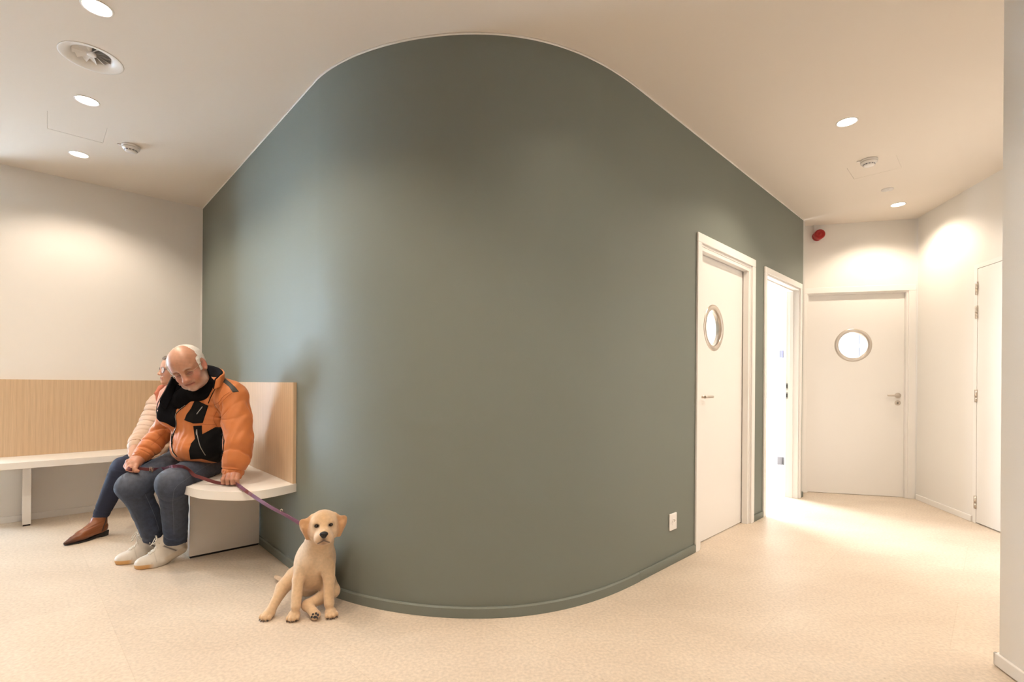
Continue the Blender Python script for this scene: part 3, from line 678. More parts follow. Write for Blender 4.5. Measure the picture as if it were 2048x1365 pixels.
# ------------------------------------------------------------ materials of the figures
M_skin = mat('skin', (.6, .35, .25), .40, attr='Col', sss=.06, bump=(160, .35, .002), spec=.5)
M_jacket = mat('orange_jacket_cloth', (.60, .19, .05), .62, attr='Col', bump=(90, .35, .002), sheen=.15)
M_jeans = mat('blue_jeans_denim', (.06, .075, .11), .85, attr='Col', noise=(45, .30), bump=(60, .5, .003))
M_black = mat('black_fleece', (.005, .005, .007), 1, bump=(300, .4, .002), spec=.15)
M_blackn = mat('black_nylon', (.006, .006, .007), .8, bump=(300, .2, .001), spec=.2)
M_greystrip = mat('grey_ribbed_tape', (.055, .055, .052), .7, bump=(200, .3, .001))
M_shoe = mat('white_shoe_leather', (.7, .65, .58), .5, attr='Col', bump=(120, .15, .001))
M_lace = mat('white_lace', (.72, .68, .60), .8)
M_hair = mat('white_hair', (.68, .63, .58), .65, attr='Col', bump=(180, .7, .004))
M_wire = mat('gold_wire', (.45, .33, .22), .3, 1)
M_lens = mat('spectacle_lens', (1, 1, 1), .02, trans=1, ior=1.05)
M_zip = mat('zip_metal', (.5, .48, .45), .35, 1)
ORANGE = np.array([.53, .168, .043])
def am(x, y, d): return at(x, y, d*.95)
# ------------------------------------------------------------ seated man
man = empty('person', (-2.0, 3.2, 0)); tag(man, 'elderly man in orange and black jacket and jeans, seated on the bench, looking down', 'person')
HC = am(376.5, 734.5, 2.93)                       # middle of the head
LH, RH = frame(HC, HEADF, HEADU); X_, F_, U_ = [Vector(v) for v in RH]
k_ = 1.01
def h(x, y, z): return LH(x*k_, y*k_, z*k_)
def hr(*r): return tuple(v*k_ for v in r)
B = Body()
B.ell(h(0, -.018, .040), hr(.077, .098, .078), RH, 0).ell(h(0, .020, .045), hr(.066, .070, .062), RH, .04)
B.ell(h(0, .030, -.020), hr(.062, .062, .068), RH, .04).ell(h(0, .030, -.074), hr(.052, .055, .040), RH, .035).ell(h(0, .072, -.098), hr(.026, .024, .020), RH, .025)
for s in (-1, 1):
    B.ell(h(s*.036, .062, -.034), hr(.024, .024, .022), RH, .022)
    B.ell(h(s*.045, .030, -.085), hr(.024, .030, .022), RH, .03)          # heavy jowls
    B.cap(h(s*.014, .084, .020), h(s*.046, .070, .020), .0100*k_, .0075*k_, .014)
    B.ell(h(s*.031, .094, .000), hr(.020, .020, .015), RH, .012, 1)
    B.ell(h(s*.031, .068, .000), hr(.0155, .0135, .0130), RH, .004)
    B.cap(h(s*.020, .076, -.016), h(s*.040, .071, -.014), .005*k_, .004*k_, .012)   # bags under the eyes
    B.ell(h(s*.013, .100, -.040), hr(.0095, .011, .008), RH, .007)
    B.cap(h(s*.017, .088, -.048), h(s*.030, .078, -.066), .005*k_, .004*k_, .014)
    # ears
    er = rotmul(RH, rz(s*.35)); B.ell(h(s*.079, -.006, -.006), hr(.008, .020, .034), er, .010)
    B.ell(h(s*.090, .000, -.002), hr(.009, .011, .021), er, .006, 1); B.ell(h(s*.080, .004, -.034), hr(.007, .009, .009), er, .006)
B.cap(h(0, .086, .010), h(0, .110, -.033), .0090*k_, .0145*k_, .014).ell(h(0, .116, -.038), hr(.0145, .012, .012), RH, .008)
B.cap(h(-.020, .082, -.0615), h(.020, .082, -.0615), .0060*k_, k=.010).cap(h(-.018, .082, -.0735), h(.018, .082, -.0735), .0065*k_, k=.010)
B.cap(h(-.026, .089, -.0665), h(0, .094, -.0675), .0022*k_, k=.004, op=1).cap(h(0, .094, -.0675), h(.026, .089, -.0665), .0022*k_, k=.004, op=1)
for i in range(3): B.cap(h(-.03, .101-.004*i, .036+.013*i), h(.03, .101-.004*i, .038+.013*i), .0012, k=.006, op=1)
NB = am(403, 780, 3.06)
B.cap(h(0, -.03, -.05), NB, .062, .070, .035)
SL, SR = am(462, 803, 3.05), am(347, 806, 3.16)
EL, ER = am(483, 884, 2.98), am(318, 868, 3.16)
WL, WR = at(466, 944, 2.79), am(282, 915, 3.05)
PV = am(412, 905, 3.40); HL, HR = am(437, 914, 3.36), am(392, 908, 3.42)
KN, KF = at(345, 967, 2.72), at(265, 973, 2.80)
AN, AF = at(351, 1084, 2.90), at(311, 1082, 2.95)
B.ell(am(408, 840, 3.15), (.15, .115, .19), None, .05).ell(PV, (.15, .12, .10), None, .06).cap(SL, SR, .055, k=.05)
B.chain([SL, EL, WL], [.055, .042, .029], .03).chain([SR, ER, WR], [.055, .042, .029], .03)
B.chain([HL, KN, KN.lerp(AN, .9)], [.07, .052, .034], .04).chain([HR, KF, KF.lerp(AF, .9)], [.07, .052, .034], .04)
def hand(B, wrist, palm, knuck, fingers, thumb, rw=.030, r=.0112):
    B.cap(wrist, palm, rw, .030, .02)
    for i in range(len(knuck)): B.cap(palm, knuck[i], .024, .0130, .014)
    for i, f in enumerate(fingers):
        pts = [knuck[i]] + f; rr = [.0125, r*1.02, r*.95, r*.8][:len(pts)]
        B.chain(pts, rr, .0035)
        B.ell(pts[1], (r*1.12,)*3, None, .004)
    B.chain(thumb, [.014, .0105, .0095, .0085][:len(thumb)], .008)
# his left hand, half closed on the edge of the seat with the leash under it
hand(B, WL, at(464, 951, 2.78), [at(450, 951, 2.755), at(458, 949, 2.745), at(467, 949, 2.742), at(475.5, 951, 2.75)],
     [[at(446, 959.5, 2.725), at(446.5, 967.5, 2.725), at(450, 970, 2.745)], [at(455, 959, 2.712), at(455.5, 970, 2.712), at(459, 972.5, 2.735)],
      [at(464.5, 959, 2.712), at(465, 970.5, 2.712), at(467, 972.5, 2.735)], [at(474, 959.5, 2.72), at(474.5, 967.5, 2.722), at(474, 970, 2.745)]],
     [at(456, 955, 2.79), at(447, 961, 2.78), at(444, 968, 2.765)])
B.ell(at(462, 953, 2.768), (.040, .024, .020), None, .010)
# his right hand resting on the far thigh, thumb and forefinger on the strap
hand(B, WR, am(275, 922, 3.01), [am(266, 917.5, 2.995), am(263.5, 922, 2.975), am(266, 928, 2.955), am(272, 933, 2.945)],
     [[am(256, 923.5, 2.975), am(251, 933, 2.955), am(254, 939, 2.94)], [am(257, 929, 2.95), am(254, 936.5, 2.93), am(258.5, 940.5, 2.925)],
      [am(262, 935, 2.935), am(262, 941, 2.925), am(266, 943, 2.925)], [am(270, 938.5, 2.925), am(271.5, 942.5, 2.92), am(276, 943, 2.925)]],
     [am(277, 930, 2.985), am(268, 930.5, 2.96), am(258, 935.5, 2.93), am(254, 939.5, 2.915)])
def man_col(P):
    c = np.tile(np.array([.44, .215, .135]), (len(P), 1)); c = c*(1-.10*np.clip(wav(P, 150, 12), -1, 1))[:, None]
    for s in (-1, 1):
        c = blend(c, .75*gauss(P, h(s*.042, .068, -.030), (.026,)*3), (.50, .165, .115))
        c = blend(c, .8*gauss(P, h(s*.082, -.004, -.01), (.03,)*3), (.52, .18, .13))
        c = blend(c, .6*gauss(P, h(s*.031, .084, -.006), (.016,)*3), (.24, .095, .075))  # dark eye sockets: shade under the brows put into the skin colour
    c = blend(c, .7*gauss(P, h(0, .112, -.036), (.02,)*3), (.52, .19, .13))
    c = blend(c, .5*gauss(P, h(0, .04, .11), (.06,)*3), (.52, .29, .19))
    l = (P-A3(HC))@np.array(RH).T/k_
    beard = .5*sm(-l[:, 2], .070, .105)*sm(l[:, 1], -.03, .03)+.45*sm(np.abs(l[:, 0]), .045, .07)*sm(-l[:, 2], .02, .06)*(l[:, 1] > -.02)
    head = (np.linalg.norm(l, axis=1) < .16)
    must = np.exp(-((l[:, 2]+.054)/.008)**2)*(np.abs(l[:, 0]) < .034)*(l[:, 1] > .06)*.25
    c = blend(c, np.clip(beard+must, 0, .5)*head*(.8+.2*wav(P, 900)), (.50, .42, .37))
    lip = np.exp(-((l[:, 2]+.0675)/.0065)**2)*(np.abs(l[:, 0]) < .024)*(l[:, 1] > .075); c = blend(c, lip*.8, (.42, .13, .10))
    ml = np.exp(-((l[:, 2]+.0672-.09*np.abs(l[:, 0])**1.2)/.0022)**2)*(np.abs(l[:, 0]) < .028)*(l[:, 1] > .075); c = blend(c, ml*.85, (.14, .035, .03))
    lid = np.exp(-((l[:, 2]+.0065+.08*(np.abs(np.abs(l[:, 0])-.031)))/.0022)**2)*(np.abs(np.abs(l[:, 0])-.031) < .014)*(l[:, 1] > .06); c = blend(c, lid*.85, (.10, .04, .03))
    brow = np.exp(-((l[:, 2]-.024+.25*(np.abs(np.abs(l[:, 0])-.028)))/.004)**2)*(np.abs(np.abs(l[:, 0])-.030) < .020)*(l[:, 1] > .06); c = blend(c, brow*.45, (.55, .45, .38))
    nos = np.exp(-(np.linalg.norm((np.stack([np.abs(l[:, 0])-.0065, l[:, 1]-.108, l[:, 2]+.0475], 1)), axis=1)/.004)**2); c = blend(c, nos*.9, (.10, .03, .02))
    fing = (P[:, 2] < .64); c = blend(c, fing*.35*np.clip(.5+wav(P, 130, 4), 0, 1), (.60, .25, .18))
    return c
B.seat(.012)
skin('body', B, .0028, M_skin, man, man_col)
# hair: white, short, on the sides and back of a bald head
Hr = Body(); Hr.ell(h(0, -.022, .038), hr(.0850, .100, .082), RH, 0).ell(h(0, -.05, -.01), hr(.070, .068, .075), RH, .03)
for s in (-1, 1): Hr.cap(h(s*.068, .026, .030), h(s*.066, .030, -.022), .014*k_, .009*k_, .02)
Hr.chain([h(.050, .040, .082), h(.066, .042, .050), h(.067, .044, .010), h(.064, .046, -.020)], [.012, .013, .011, .008], .012)
Hr.ell(h(-.010, .052, .060), hr(.056, .105, .072), rotmul(RH, rx(-.35)), .006, 1)
for s in (-1, 1): Hr.ell(h(s*.088, .004, -.008), hr(.018, .024, .034), RH, .006, 1)
Hr.half(h(0, 0, -.066), -U_, .01)
Hr.disp = lambda P: -.0010*wav(P, 260, 2)
skin('hair', Hr, .003, M_hair, man, lambda P: blend(np.tile(np.array([.74, .70, .655]), (len(P), 1)), .35*np.clip(.5+wav(P, 300, 5), 0, 1), (.50, .44, .38)))
# spectacles
gl = obj('spectacles', ([], [], []), M_wire); put(gl, man)
def rim(s, w_=.021, hh=.0145, y=.100):
    return [h(s*.031+w_*math.cos(a)*(1-.08*math.sin(a)), y-.20*abs(s*.031+w_*math.cos(a))**1.0*.55, -.003+hh*math.sin(a)) for a in np.linspace(0, 2*PI, 29)]
bm = bmesh.new()
for s in (-1, 1):
    tube(bm, rim(s), .0011, 6)
    tube(bm, catmull([h(s*.052, .094, .001), h(s*.070, .078, .006), h(s*.080, .03, .008), h(s*.082, .0, .006), h(s*.079, -.018, -.006)], 5), .0011, 6)
tube(bm, catmull([h(-.011, .0985, -.001), h(0, .103, .004), h(.011, .0985, -.001)], 4), .0011, 6)
me_ = bpy.data.meshes.new('spectacles'); bm.to_mesh(me_); bm.free(); me_.materials.append(M_wire); gl.data = me_
for s in (-1, 1):
    bm = bmesh.new(); R_ = rim(s)[:-1]; c_ = sum(R_, Vector())/len(R_); cv = bm.verts.new(c_+F_*.001); rv = [bm.verts.new(p) for p in R_]
    for i in range(len(rv)): bm.faces.new((cv, rv[i], rv[(i+1) % len(rv)]))
    o = obj('lens', bm, M_lens, smooth=True); o.parent = gl; o.matrix_parent_inverse = Matrix.Identity(4)
# jacket
J = Body(); J.rs = .95
J.ell(am(412, 842, 3.15), (.20, .165, .205), None, 0).ell(am(402, 893, 3.12), (.165, .175, .115), None, .07)
J.ell(am(428, 880, 3.2), (.17, .16, .14), None, .05)
J.cap(am(462, 789, 3.06), am(352, 806, 3.15), .082, .070, .06).ell(am(428, 776, 3.13), (.095, .10, .07), None, .05).ell(am(450, 771, 3.08), (.05, .06, .035), None, .04)
J.cap(am(352, 800, 3.08), am(345, 842, 3.02), .055, .045, .05).chain([am(352, 778, 3.06), am(336, 806, 3.03), am(327, 832, 3.01)], [.022, .034, .036], .05)          # the open left-hand flap
Jb = len(J.p)
J.chain([am(468, 802, 3.05), am(475, 845, 3.01), am(477, 884, 2.97), at(474, 916, 2.80), at(467, 938, 2.80)], [.084, .083, .080, .075, .062], .05)
J.cap(at(466.5, 939, 2.80), at(464.5, 947, 2.79), .058, .053, .008)
J.chain([am(352, 812, 3.15), am(338, 842, 3.14), am(322, 868, 3.14), am(302, 893, 3.09), am(290, 905, 3.06)], [.072, .068, .062, .060, .055], .035)
J.cap(am(289, 906, 3.057), am(283.5, 912, 3.045), .050, .044, .008)
J.half(am(400, 924, 3.0), Vector((.02, -.25, -1)), .012)
J.seat()
arms = [[am(468, 806, 3.05), am(478, 884, 2.97), at(464.5, 947, 2.79)], [am(352, 812, 3.15), am(322, 868, 3.14), am(283.5, 912, 3.045)]]
J.p[-1], _last = J.p[-1], None
def crease(ph, w_=.45): return np.exp(-(np.sin(ph*.5)/w_)**2)
def jdisp(P):
    o = .0040*wav(P, 24, 3)+.0026*wav(P, 68, 8)
    for ai, (a, b, c) in enumerate(arms):
        d2, t2 = segd(P, b, c); d1, t1 = segd(P, a, b); w2 = sm(-(d2-d1), -.02, .02)
        u = P-A3(b); an = np.arctan2(u@A3((.6, -.8, 0)), u[:, 2])
        fa = A3((c-b).normalized()); fp = A3((.35, -.75, .55 if ai == 0 else -.55)); ph = u@(fa*88+fp*60)+2.6*wav(P, 11, 11+ai); o = o+.0170*w2*sm(t2, -.15, .2)*crease(ph, .42)*np.clip(.8+.6*wav(P, 9, 71+ai), .35, 1)*(1-sm(t2, .80, .86))*(d2 < .12)
        rb = sm(t2, .88, .90)*(d2 < .08); o = o+.0016*rb*np.sin(np.arctan2(u@A3(X_), u@A3(U_))*70)
        o = o+.006*np.exp(-((t2-.885)/.018)**2)*(d2 < .09)
        fa = A3((b-a).normalized()); ph = u@(fa*26+fp*64)+2.6*wav(P, 9, 21+ai); o = o+.0170*(1-w2)*crease(ph, .40)*np.clip(.7+.7*wav(P, 8, 31+ai), .2, 1)*(d1 < .12)*sm(t1, .02, .2)
    q = P-A3(am(352, 900, 2.93)); r_ = np.linalg.norm(q, axis=1); a_ = np.arctan2(q[:, 2]-.02, q[:, 0]+.02)
    o = o+.0030*crease(a_*7+1.5*wav(P, 12, 5), .4)*np.exp(-(r_/.13)**2)*sm(r_, .02, .08)
    q = P-A3(am(448, 838, 3.0)); r_ = np.linalg.norm(q, axis=1); a_ = np.arctan2(q[:, 2], q[:, 0])
    o = o+.0075*crease(a_*8+1.2*wav(P, 14, 6), .35)*np.exp(-(r_/.12)**2)*sm(r_, .0, .04)
    return o
J.disp = jdisp
# keep the hem cut away from the sleeves
hemcut = J.p.pop(-2); J.p.insert(Jb, hemcut)
def jcol(P):
    c = np.tile(ORANGE, (len(P), 1)); c = c*(1-.05*np.clip(wav(P, 60, 9), -1, 1))[:, None]; return c
jk = skin('jacket', J, .0034, M_jacket, man, jcol); JT = bvh(jk)
Z1 = lambda x, y: (220+x/2.845, 680+y/2.845)
Z2 = lambda x, y: (300+x/7.582, 680+y/7.582)
pk = patch('chest_pocket', JT, [Z2(*p) for p in ((690, 905), (785, 955), (885, 1000), (850, 1110), (800, 1262), (660, 1270), (525, 1222), (560, 1130), (625, 1040))], M_blackn, man); pk['label'] = 'black chest pocket'
patch('side_pocket', JT, [Z1(*p) for p in ((474, 491), (523, 488), (525, 538), (600, 497), (632, 497), (652, 575), (643, 650), (626, 700), (575, 690), (520, 676), (458, 680), (450, 630), (462, 590), (484, 565))], M_blackn, man)['label'] = 'black side panel'
patch('shoulder_tape', JT, [Z2(*p) for p in ((1085, 590), (1150, 600), (1215, 650), (1290, 720), (1345, 788), (1255, 800), (1200, 715), (1130, 655), (1070, 628))], M_greystrip, man)['label'] = 'grey ribbed shoulder tape'
patch('sweater', JT, [Z2(*p) for p in ((395, 560), (720, 600), (860, 560), (960, 640), (700, 812), (560, 915), (450, 1010), (400, 1060), (385, 1150), (405, 1240), (395, 1335), (335, 1310), (250, 1262), (150, 1232), (112, 1190), (110, 1090), (160, 960), (230, 800), (300, 690), (352, 600))], M_black, man, .003)['label'] = 'black fleece lining and sweater at the open neck'
zp = [Z1(*p) for p in ((430, 375), (385, 412), (372, 440), (378, 480), (368, 520), (357, 560), (353, 600), (362, 640), (383, 664))]
seam('zipper', JT, zp, .0028, M_blackn, man, .002); seam('zip_teeth', JT, zp, .0011, M_zip, man, .0052)
seam('zip_pull', JT, [Z1(360, 535), Z1(357, 560), Z1(356, 596)], .0042, M_blackn, man, .005)
seam('pocket_zipper', JT, [Z1(*p) for p in ((496, 512), (500, 560), (512, 605), (528, 635), (542, 656))], .0022, M_zip, man, .0045)
seam('pocket_zip_pull', JT, [Z1(495, 510), Z1(494, 528), Z1(496, 545)], .0038, M_zip, man, .007)
seam('vent_seam', JT, [Z2(*p) for p in ((1000, 725), (960, 800), (920, 880), (885, 965))], .0026, M_blackn, man, .0008)
M_stitch = mat('orange_piping', (.40, .115, .03), .7)
for P_ in ([(1240, 810), (1150, 880), (1060, 990), (1000, 1110), (960, 1200), (1000, 1290), (1060, 1360)], [(885, 990), (980, 985), (1050, 940), (1110, 860), (1200, 800)], [(680, 1278), (800, 1283), (920, 1288), (1020, 1280)]):
    seam('stitched_seam', JT, [Z2(*p) for p in P_], .0013, M_stitch, man, .0002)
seam('stitched_seam', JT, [Z1(*p) for p in ((330, 500), (300, 540), (262, 575), (235, 600))], .0013, M_stitch, man, .0002)
# small raised metal letters badge on the pocket
badge = seam('pocket_badge', JT, [Z2(712, 1130), Z2(755, 1072), Z2(800, 1015)], .0026, mat('pale_badge', (.55, .55, .52), .4), man, .0045, cm=False)
for i in range(6):
    f = (i+.5)/6; x, y = 712+88*f, 1130-115*f
    seam('badge_letter', JT, [Z2(x-7, y-5), Z2(x+7, y+5)], .0009, M_blackn, man, .0078, 4, False)
# collar: a stiff band standing round the neck, orange outside with black fleece inside
def band(name, base, top, m, th, off=0):
    b = catmull(base, 6); t = catmull(top, 6); bm = bmesh.new(); R = []
    n = len(b)
    for i, (p, q) in enumerate(zip(b, t)): R.append([bm.verts.new(p.lerp(q, f)) for f in np.linspace(0, 1, 7)])
    for i in range(n-1):
        for j in range(6): bm.faces.new((R[i][j], R[i+1][j], R[i+1][j+1], R[i][j+1])).smooth = True
    o = put(obj(name, bm, m), man); s = o.modifiers.new('t', 'SOLIDIFY'); s.thickness = th; s.offset = off
    s2 = o.modifiers.new('b', 'SUBSURF'); s2.levels = 1; s2.render_levels = 1; return o
cb = [am(428, 779, 2.95), am(439, 775, 2.975), am(447, 767, 3.05), am(440, 758, 3.15), am(412, 752, 3.22), am(380, 755, 3.22), am(358, 764, 3.14)]
ct = [am(431.5, 760, 2.955), am(441, 752, 2.975), am(448, 745, 3.05), am(440, 737, 3.14), am(414, 732, 3.2), am(384, 736, 3.2), am(360, 748, 3.12)]
band('collar', cb, ct, mat('orange_collar_cloth', tuple(ORANGE), .62, bump=(90, .3, .002)), .010, 0)
cc = am(400, 760, 3.06)
lb = cb[:6]+[am(352, 770, 3.1), am(342, 795, 3.0), am(330, 822, 2.965)]
lt = ct[:6]+[am(356, 748, 3.08), am(341, 757, 3.0), am(316, 806, 2.955)]
inn = lambda L, c, n_: [p+(Vector((c.x, c.y, p.z))-p).normalized()*(.014 if i < n_ else .004) for i, p in enumerate(L)]
band('collar_lining', inn(lb, cc, 6), [p+Vector((0, 0, .005)) for p in inn(lt, cc, 6)], M_black, .016, 0)
bm = bmesh.new(); tube(bm, catmull([am(342, 757, 2.985), am(330, 781, 2.945), am(316, 806, 2.93), am(312.5, 826, 2.93)], 6), .0022, 6); put(obj('collar_edge', bm, M_greystrip), man)
W = Body(); W.cap(h(0, -.045, -.075), am(400, 790, 3.09), .060, .085, .03).ell(am(378, 800, 3.10), (.085, .115, .075), None, .04).ell(am(402, 788, 3.02), (.055, .055, .040), None, .03).ell(am(418, 774, 3.04), (.045, .05, .045), None, .03)
W.disp = lambda P: .002*wav(P, 60, 77)
skin('sweater_neck', W, .005, M_black, man)
# jeans
K = Body(); K.ell(am(412, 912, 3.38), (.175, .15, .10), None, 0)
K.chain([HL, KN], [.101, .077], .05).chain([HR, KF], [.097, .077], .05).seat()
K.chain([KN, at(350, 1020, 2.81), AN], [.074, .064, .059], .03).chain([KF, at(292, 1025, 2.88), at(309, 1080, 2.95)], [.075, .066, .053], .03)
K.half(Vector((0, 0, .124)), (0, .0, -1), .004)
def kdisp(P):
    o = .0025*wav(P, 22, 31)+.0012*wav(P, 60, 32)
    for a, b, c, sd in ((HL, KN, AN, 1), (HR, KF, AF, 2)):
        u = P-A3(b); an = np.arctan2(u[:, 0], u[:, 1])
        d, t = segd(P, b, c); ph = t*44+1.3*np.sin(an+sd)+2.2*wav(P, 13, 40+sd); o = o+.0048*(d < .13)*crease(ph, .4)*(np.exp(-((t-.93)/.11)**2)*1.3*sm(t, .25, .5)+.3*np.clip(.4+wav(P, 10, 90+sd), 0, 1)+.9*np.exp(-((t-.16)/.07)**2)*np.clip(.3+wav(P, 12, 95), 0, 1))
        d, t = segd(P, a, b); o = o+.0040*(d < .14)*crease(t*26+2*wav(P, 11, 50+sd), .35)*np.exp(-((t-.30)/.25)**2)
    return o
K.disp = kdisp
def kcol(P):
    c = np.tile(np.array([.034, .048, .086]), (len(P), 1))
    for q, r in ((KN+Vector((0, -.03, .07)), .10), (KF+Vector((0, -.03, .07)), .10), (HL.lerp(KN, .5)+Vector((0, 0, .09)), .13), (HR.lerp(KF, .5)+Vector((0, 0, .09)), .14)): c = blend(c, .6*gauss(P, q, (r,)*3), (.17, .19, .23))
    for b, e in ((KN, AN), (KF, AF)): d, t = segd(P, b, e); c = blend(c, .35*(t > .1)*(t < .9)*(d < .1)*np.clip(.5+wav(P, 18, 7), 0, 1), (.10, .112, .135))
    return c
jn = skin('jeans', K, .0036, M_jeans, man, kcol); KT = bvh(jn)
seam('side_seam', KT, [Z1(*p) for p in ((585, 700), (520, 735), (440, 790), (385, 830), (362, 870), (358, 950), (362, 1030), (365, 1110))], .0011, mat('denim_stitch', (.10, .12, .16), .8), man, .0)
seam('side_seam', KT, [Z1(*p) for p in ((200, 880), (232, 950), (260, 1020), (280, 1090))], .0011, MATS['denim_stitch'], man, .0)
# trainers
def trainer(toe, heel, tip=.4):      # on the ball of the foot, the heel lifted
    F = (toe-heel); F.z = 0; F.normalize(); Xs = F.cross(Vector((0, 0, 1))); k = .95; O = Vector((toe.x, toe.y, 0))-F*.285*k; ct_, st_ = math.cos(tip), math.sin(tip)
    def q(x, y, z):
        if y < .19: dy = y-.19; y, z = .19+dy*ct_+z*st_, -dy*st_+z*ct_
        return O+Xs*x*k+F*y*k+Vector((0, 0, z*k))
    R = [tuple(Xs), tuple(F), (0, 0, 1)]
    s = Body(); s.chain([q(0, .040, .020), q(0, .12, .018), q(.002, .20, .018), q(.002, .243, .018)], [.038, .036, .050, .044], .03)
    s.chain([q(0, .042, .045), q(0, .05, .075)], [.036, .038], .02).cap(q(0, .050, .072), q(0, .060, .108), .039, .043, .02)
    s.cap(q(0, .09, .075), q(0, .155, .055), .036, .036, .03).ell(q(0, .205, .030), (.047, .082, .036), R, .02)
    s.cap(q(0, .115, .098), q(0, .112, .126), .024, .018, .012)
    s.half(Vector((O.x, O.y, .0008)), (0, 0, -1), .004); pass
    def col(P):
        l = (P-A3(O))/k; y0 = l@A3(F); x = l@A3(Xs); z0 = P[:, 2]/k; hl = y0 < .19+z0*st_; y = np.where(hl, .19+(y0-.19)*ct_-z0*st_, y0); z = np.where(hl, (y0-.19)*st_+z0*ct_, z0)
        c = np.tile(np.array([.66, .60, .52]), (len(P), 1)); c = blend(c, .25*np.clip(.5+wav(P, 90, 6), 0, 1), (.52, .46, .38))
        g = sm(-z, -.030-.010*0, -.026)*sm(y, .19, .23); c = blend(c, g, (.60, .33, .12)); c = blend(c, (z < .026)*(y < .13)*.7, (.62, .52, .40))
        st = np.exp(-((y-.055-.62*(z-.02))/.006)**2)*(z > .028)*(z < .095)*(np.abs(x) > .02); c = blend(c, st*.9, (.055, .045, .06))
        for a, b in ((.17, -.2), (.21, -.35)): c = blend(c, .5*np.exp(-((y-a-b*(z-.03))/.0022)**2)*(z > .028)*(np.abs(x) > .012), (.38, .33, .27))
        return c
    o = skin('trainer', s, .0028, M_shoe, man, col); T = bvh(o)
    bm = bmesh.new()
    def drop(x, y):
        p, n, i, d = T.ray_cast(q(x, y, .2), (q(x, y, 0)-q(x, y, .2)).normalized()); return p+Vector((0, 0, .0022)) if p else None
    for i in range(5):
        y0 = .115+.020*i; y1 = y0+.020
        for sx in (-1, 1):
            P_ = [drop(sx*f, y0+(y1-y0)*g) for f, g in ((-.024, 0), (-.012, .25), (0, .5), (.012, .75), (.024, 1))]; P_ = [p for p in P_ if p]
            if len(P_) > 2: tube(bm, P_, .0024, 6)
    top = drop(0, .112) or q(0, .112, .12)
    for sx, a in ((-1, .9), (1, .9), (-1, .35), (1, .35)):
        tube(bm, catmull([top, top+Xs*sx*.03+F*.012*a+Vector((0, 0, .010)), top+Xs*sx*.048+F*.03*a+Vector((0, 0, -.018*a)), top+Xs*sx*.030+F*.035+Vector((0, 0, -.030))], 6), .0021, 6)
    o2 = obj('shoelace', bm, M_lace); put(o2, man); o2.parent = o; o2.matrix_parent_inverse = o.matrix_parent_inverse.copy() if False else Matrix.Identity(4)
    return o
trainer(Vector((-2.150, 2.825, 0)), Vector((-1.975, 2.965, 0)), .44)
trainer(Vector((-2.318, 2.895, 0)), Vector((-2.125, 3.04, 0)), .42)
# ------------------------------------------------------------ seated woman behind the man
woman = empty('person', (-2.72, 3.80, 0)); tag(woman, 'woman in pale pink quilted jacket and round glasses, seated behind the man, looking left', 'person')
M_quilt = mat('pale_pink_quilted_nylon', (.62, .47, .37), .45, attr='Col', bump=(70, .3, .002))
M_denim = mat('dark_blue_denim', (.018, .022, .045), .85, attr='Col', bump=(60, .2, .002))
M_boot = mat('brown_boot_leather', (.25, .085, .03), .33, attr='Col', bump=(160, .15, .001))
WC = at(351, 742, 3.72); WLh, WRh = frame(WC, (-.62, -.77, .05), (.03, -.0, 1)); wF = Vector(WRh[1]); wU = Vector(WRh[2]); wX = Vector(WRh[0]); wk = .98
def g(x, y, z): return WLh(x*wk, y*wk, z*wk)
def gr(*r): return tuple(v*wk for v in r)
B = Body()
B.ell(g(0, -.012, .035), gr(.072, .092, .075), WRh, 0).ell(g(0, .028, .035), gr(.060, .062, .060), WRh, .04).ell(g(0, .032, -.022), gr(.055, .058, .062), WRh, .04)
B.ell(g(0, .036, -.074), gr(.042, .046, .034), WRh, .03).ell(g(0, .072, -.094), gr(.019, .017, .015), WRh, .02)
for s in (-1, 1):
    B.ell(g(s*.034, .060, -.032), gr(.022, .022, .022), WRh, .02); B.cap(g(s*.014, .080, .020), g(s*.044, .068, .018), .007, .006, .014)
    B.ell(g(s*.030, .090, .002), gr(.018, .014, .013), WRh, .012, 1); B.ell(g(s*.030, .070, .001), gr(.0145, .0140, .0125), WRh, .004)
    B.ell(g(s*.011, .098, -.036), gr(.008, .009, .007), WRh, .007); B.ell(g(s*.074, -.006, -.004), gr(.007, .018, .030), WRh, .01)
B.cap(g(0, .082, .012), g(0, .104, -.028), .0075, .0095, .016).ell(g(0, .105, -.031), gr(.011, .009, .008), WRh, .008)
B.cap(g(-.016, .086, -.058), g(.016, .086, -.058), .0062, k=.008).cap(g(-.015, .084, -.070), g(.015, .084, -.070), .0068, k=.008)
B.cap(g(-.022, .094, -.0645), g(.022, .094, -.0645), .0020, k=.003, op=1)
wNB = at(352, 790, 3.80)
B.cap(g(0, -.025, -.06), wNB, .048, .055, .03)
wS, wS2 = at(318, 808, 3.76), at(375, 800, 3.95); wE = at(288, 868, 3.62); wW = at(272, 893, 3.44); wP = at(335, 905, 3.92)
B.ell(at(340, 848, 3.88), (.11, .10, .20), None, .05).ell(wP, (.13, .11, .09), None, .05).cap(wS, wS2, .045, k=.04).chain([wS, wE, wW], [.045, .035, .025], .03)
wE2 = at(360, 880, 3.75); wW2 = at(300, 903, 3.52); B.chain([wS2, wE2, wW2], [.045, .035, .025], .03)
wH, wK, wA = at(322, 908, 3.84), at(246, 934, 3.40), at(201, 1032, 3.42)
wH2, wK2, wA2 = at(345, 905, 3.98), Vector((-2.44, 3.62, .56)), Vector((-2.50, 3.66, .13))
B.chain([wH, wK, wA], [.06, .045, .034], .03).chain([wH2, wK2, wA2], [.06, .045, .034], .03)
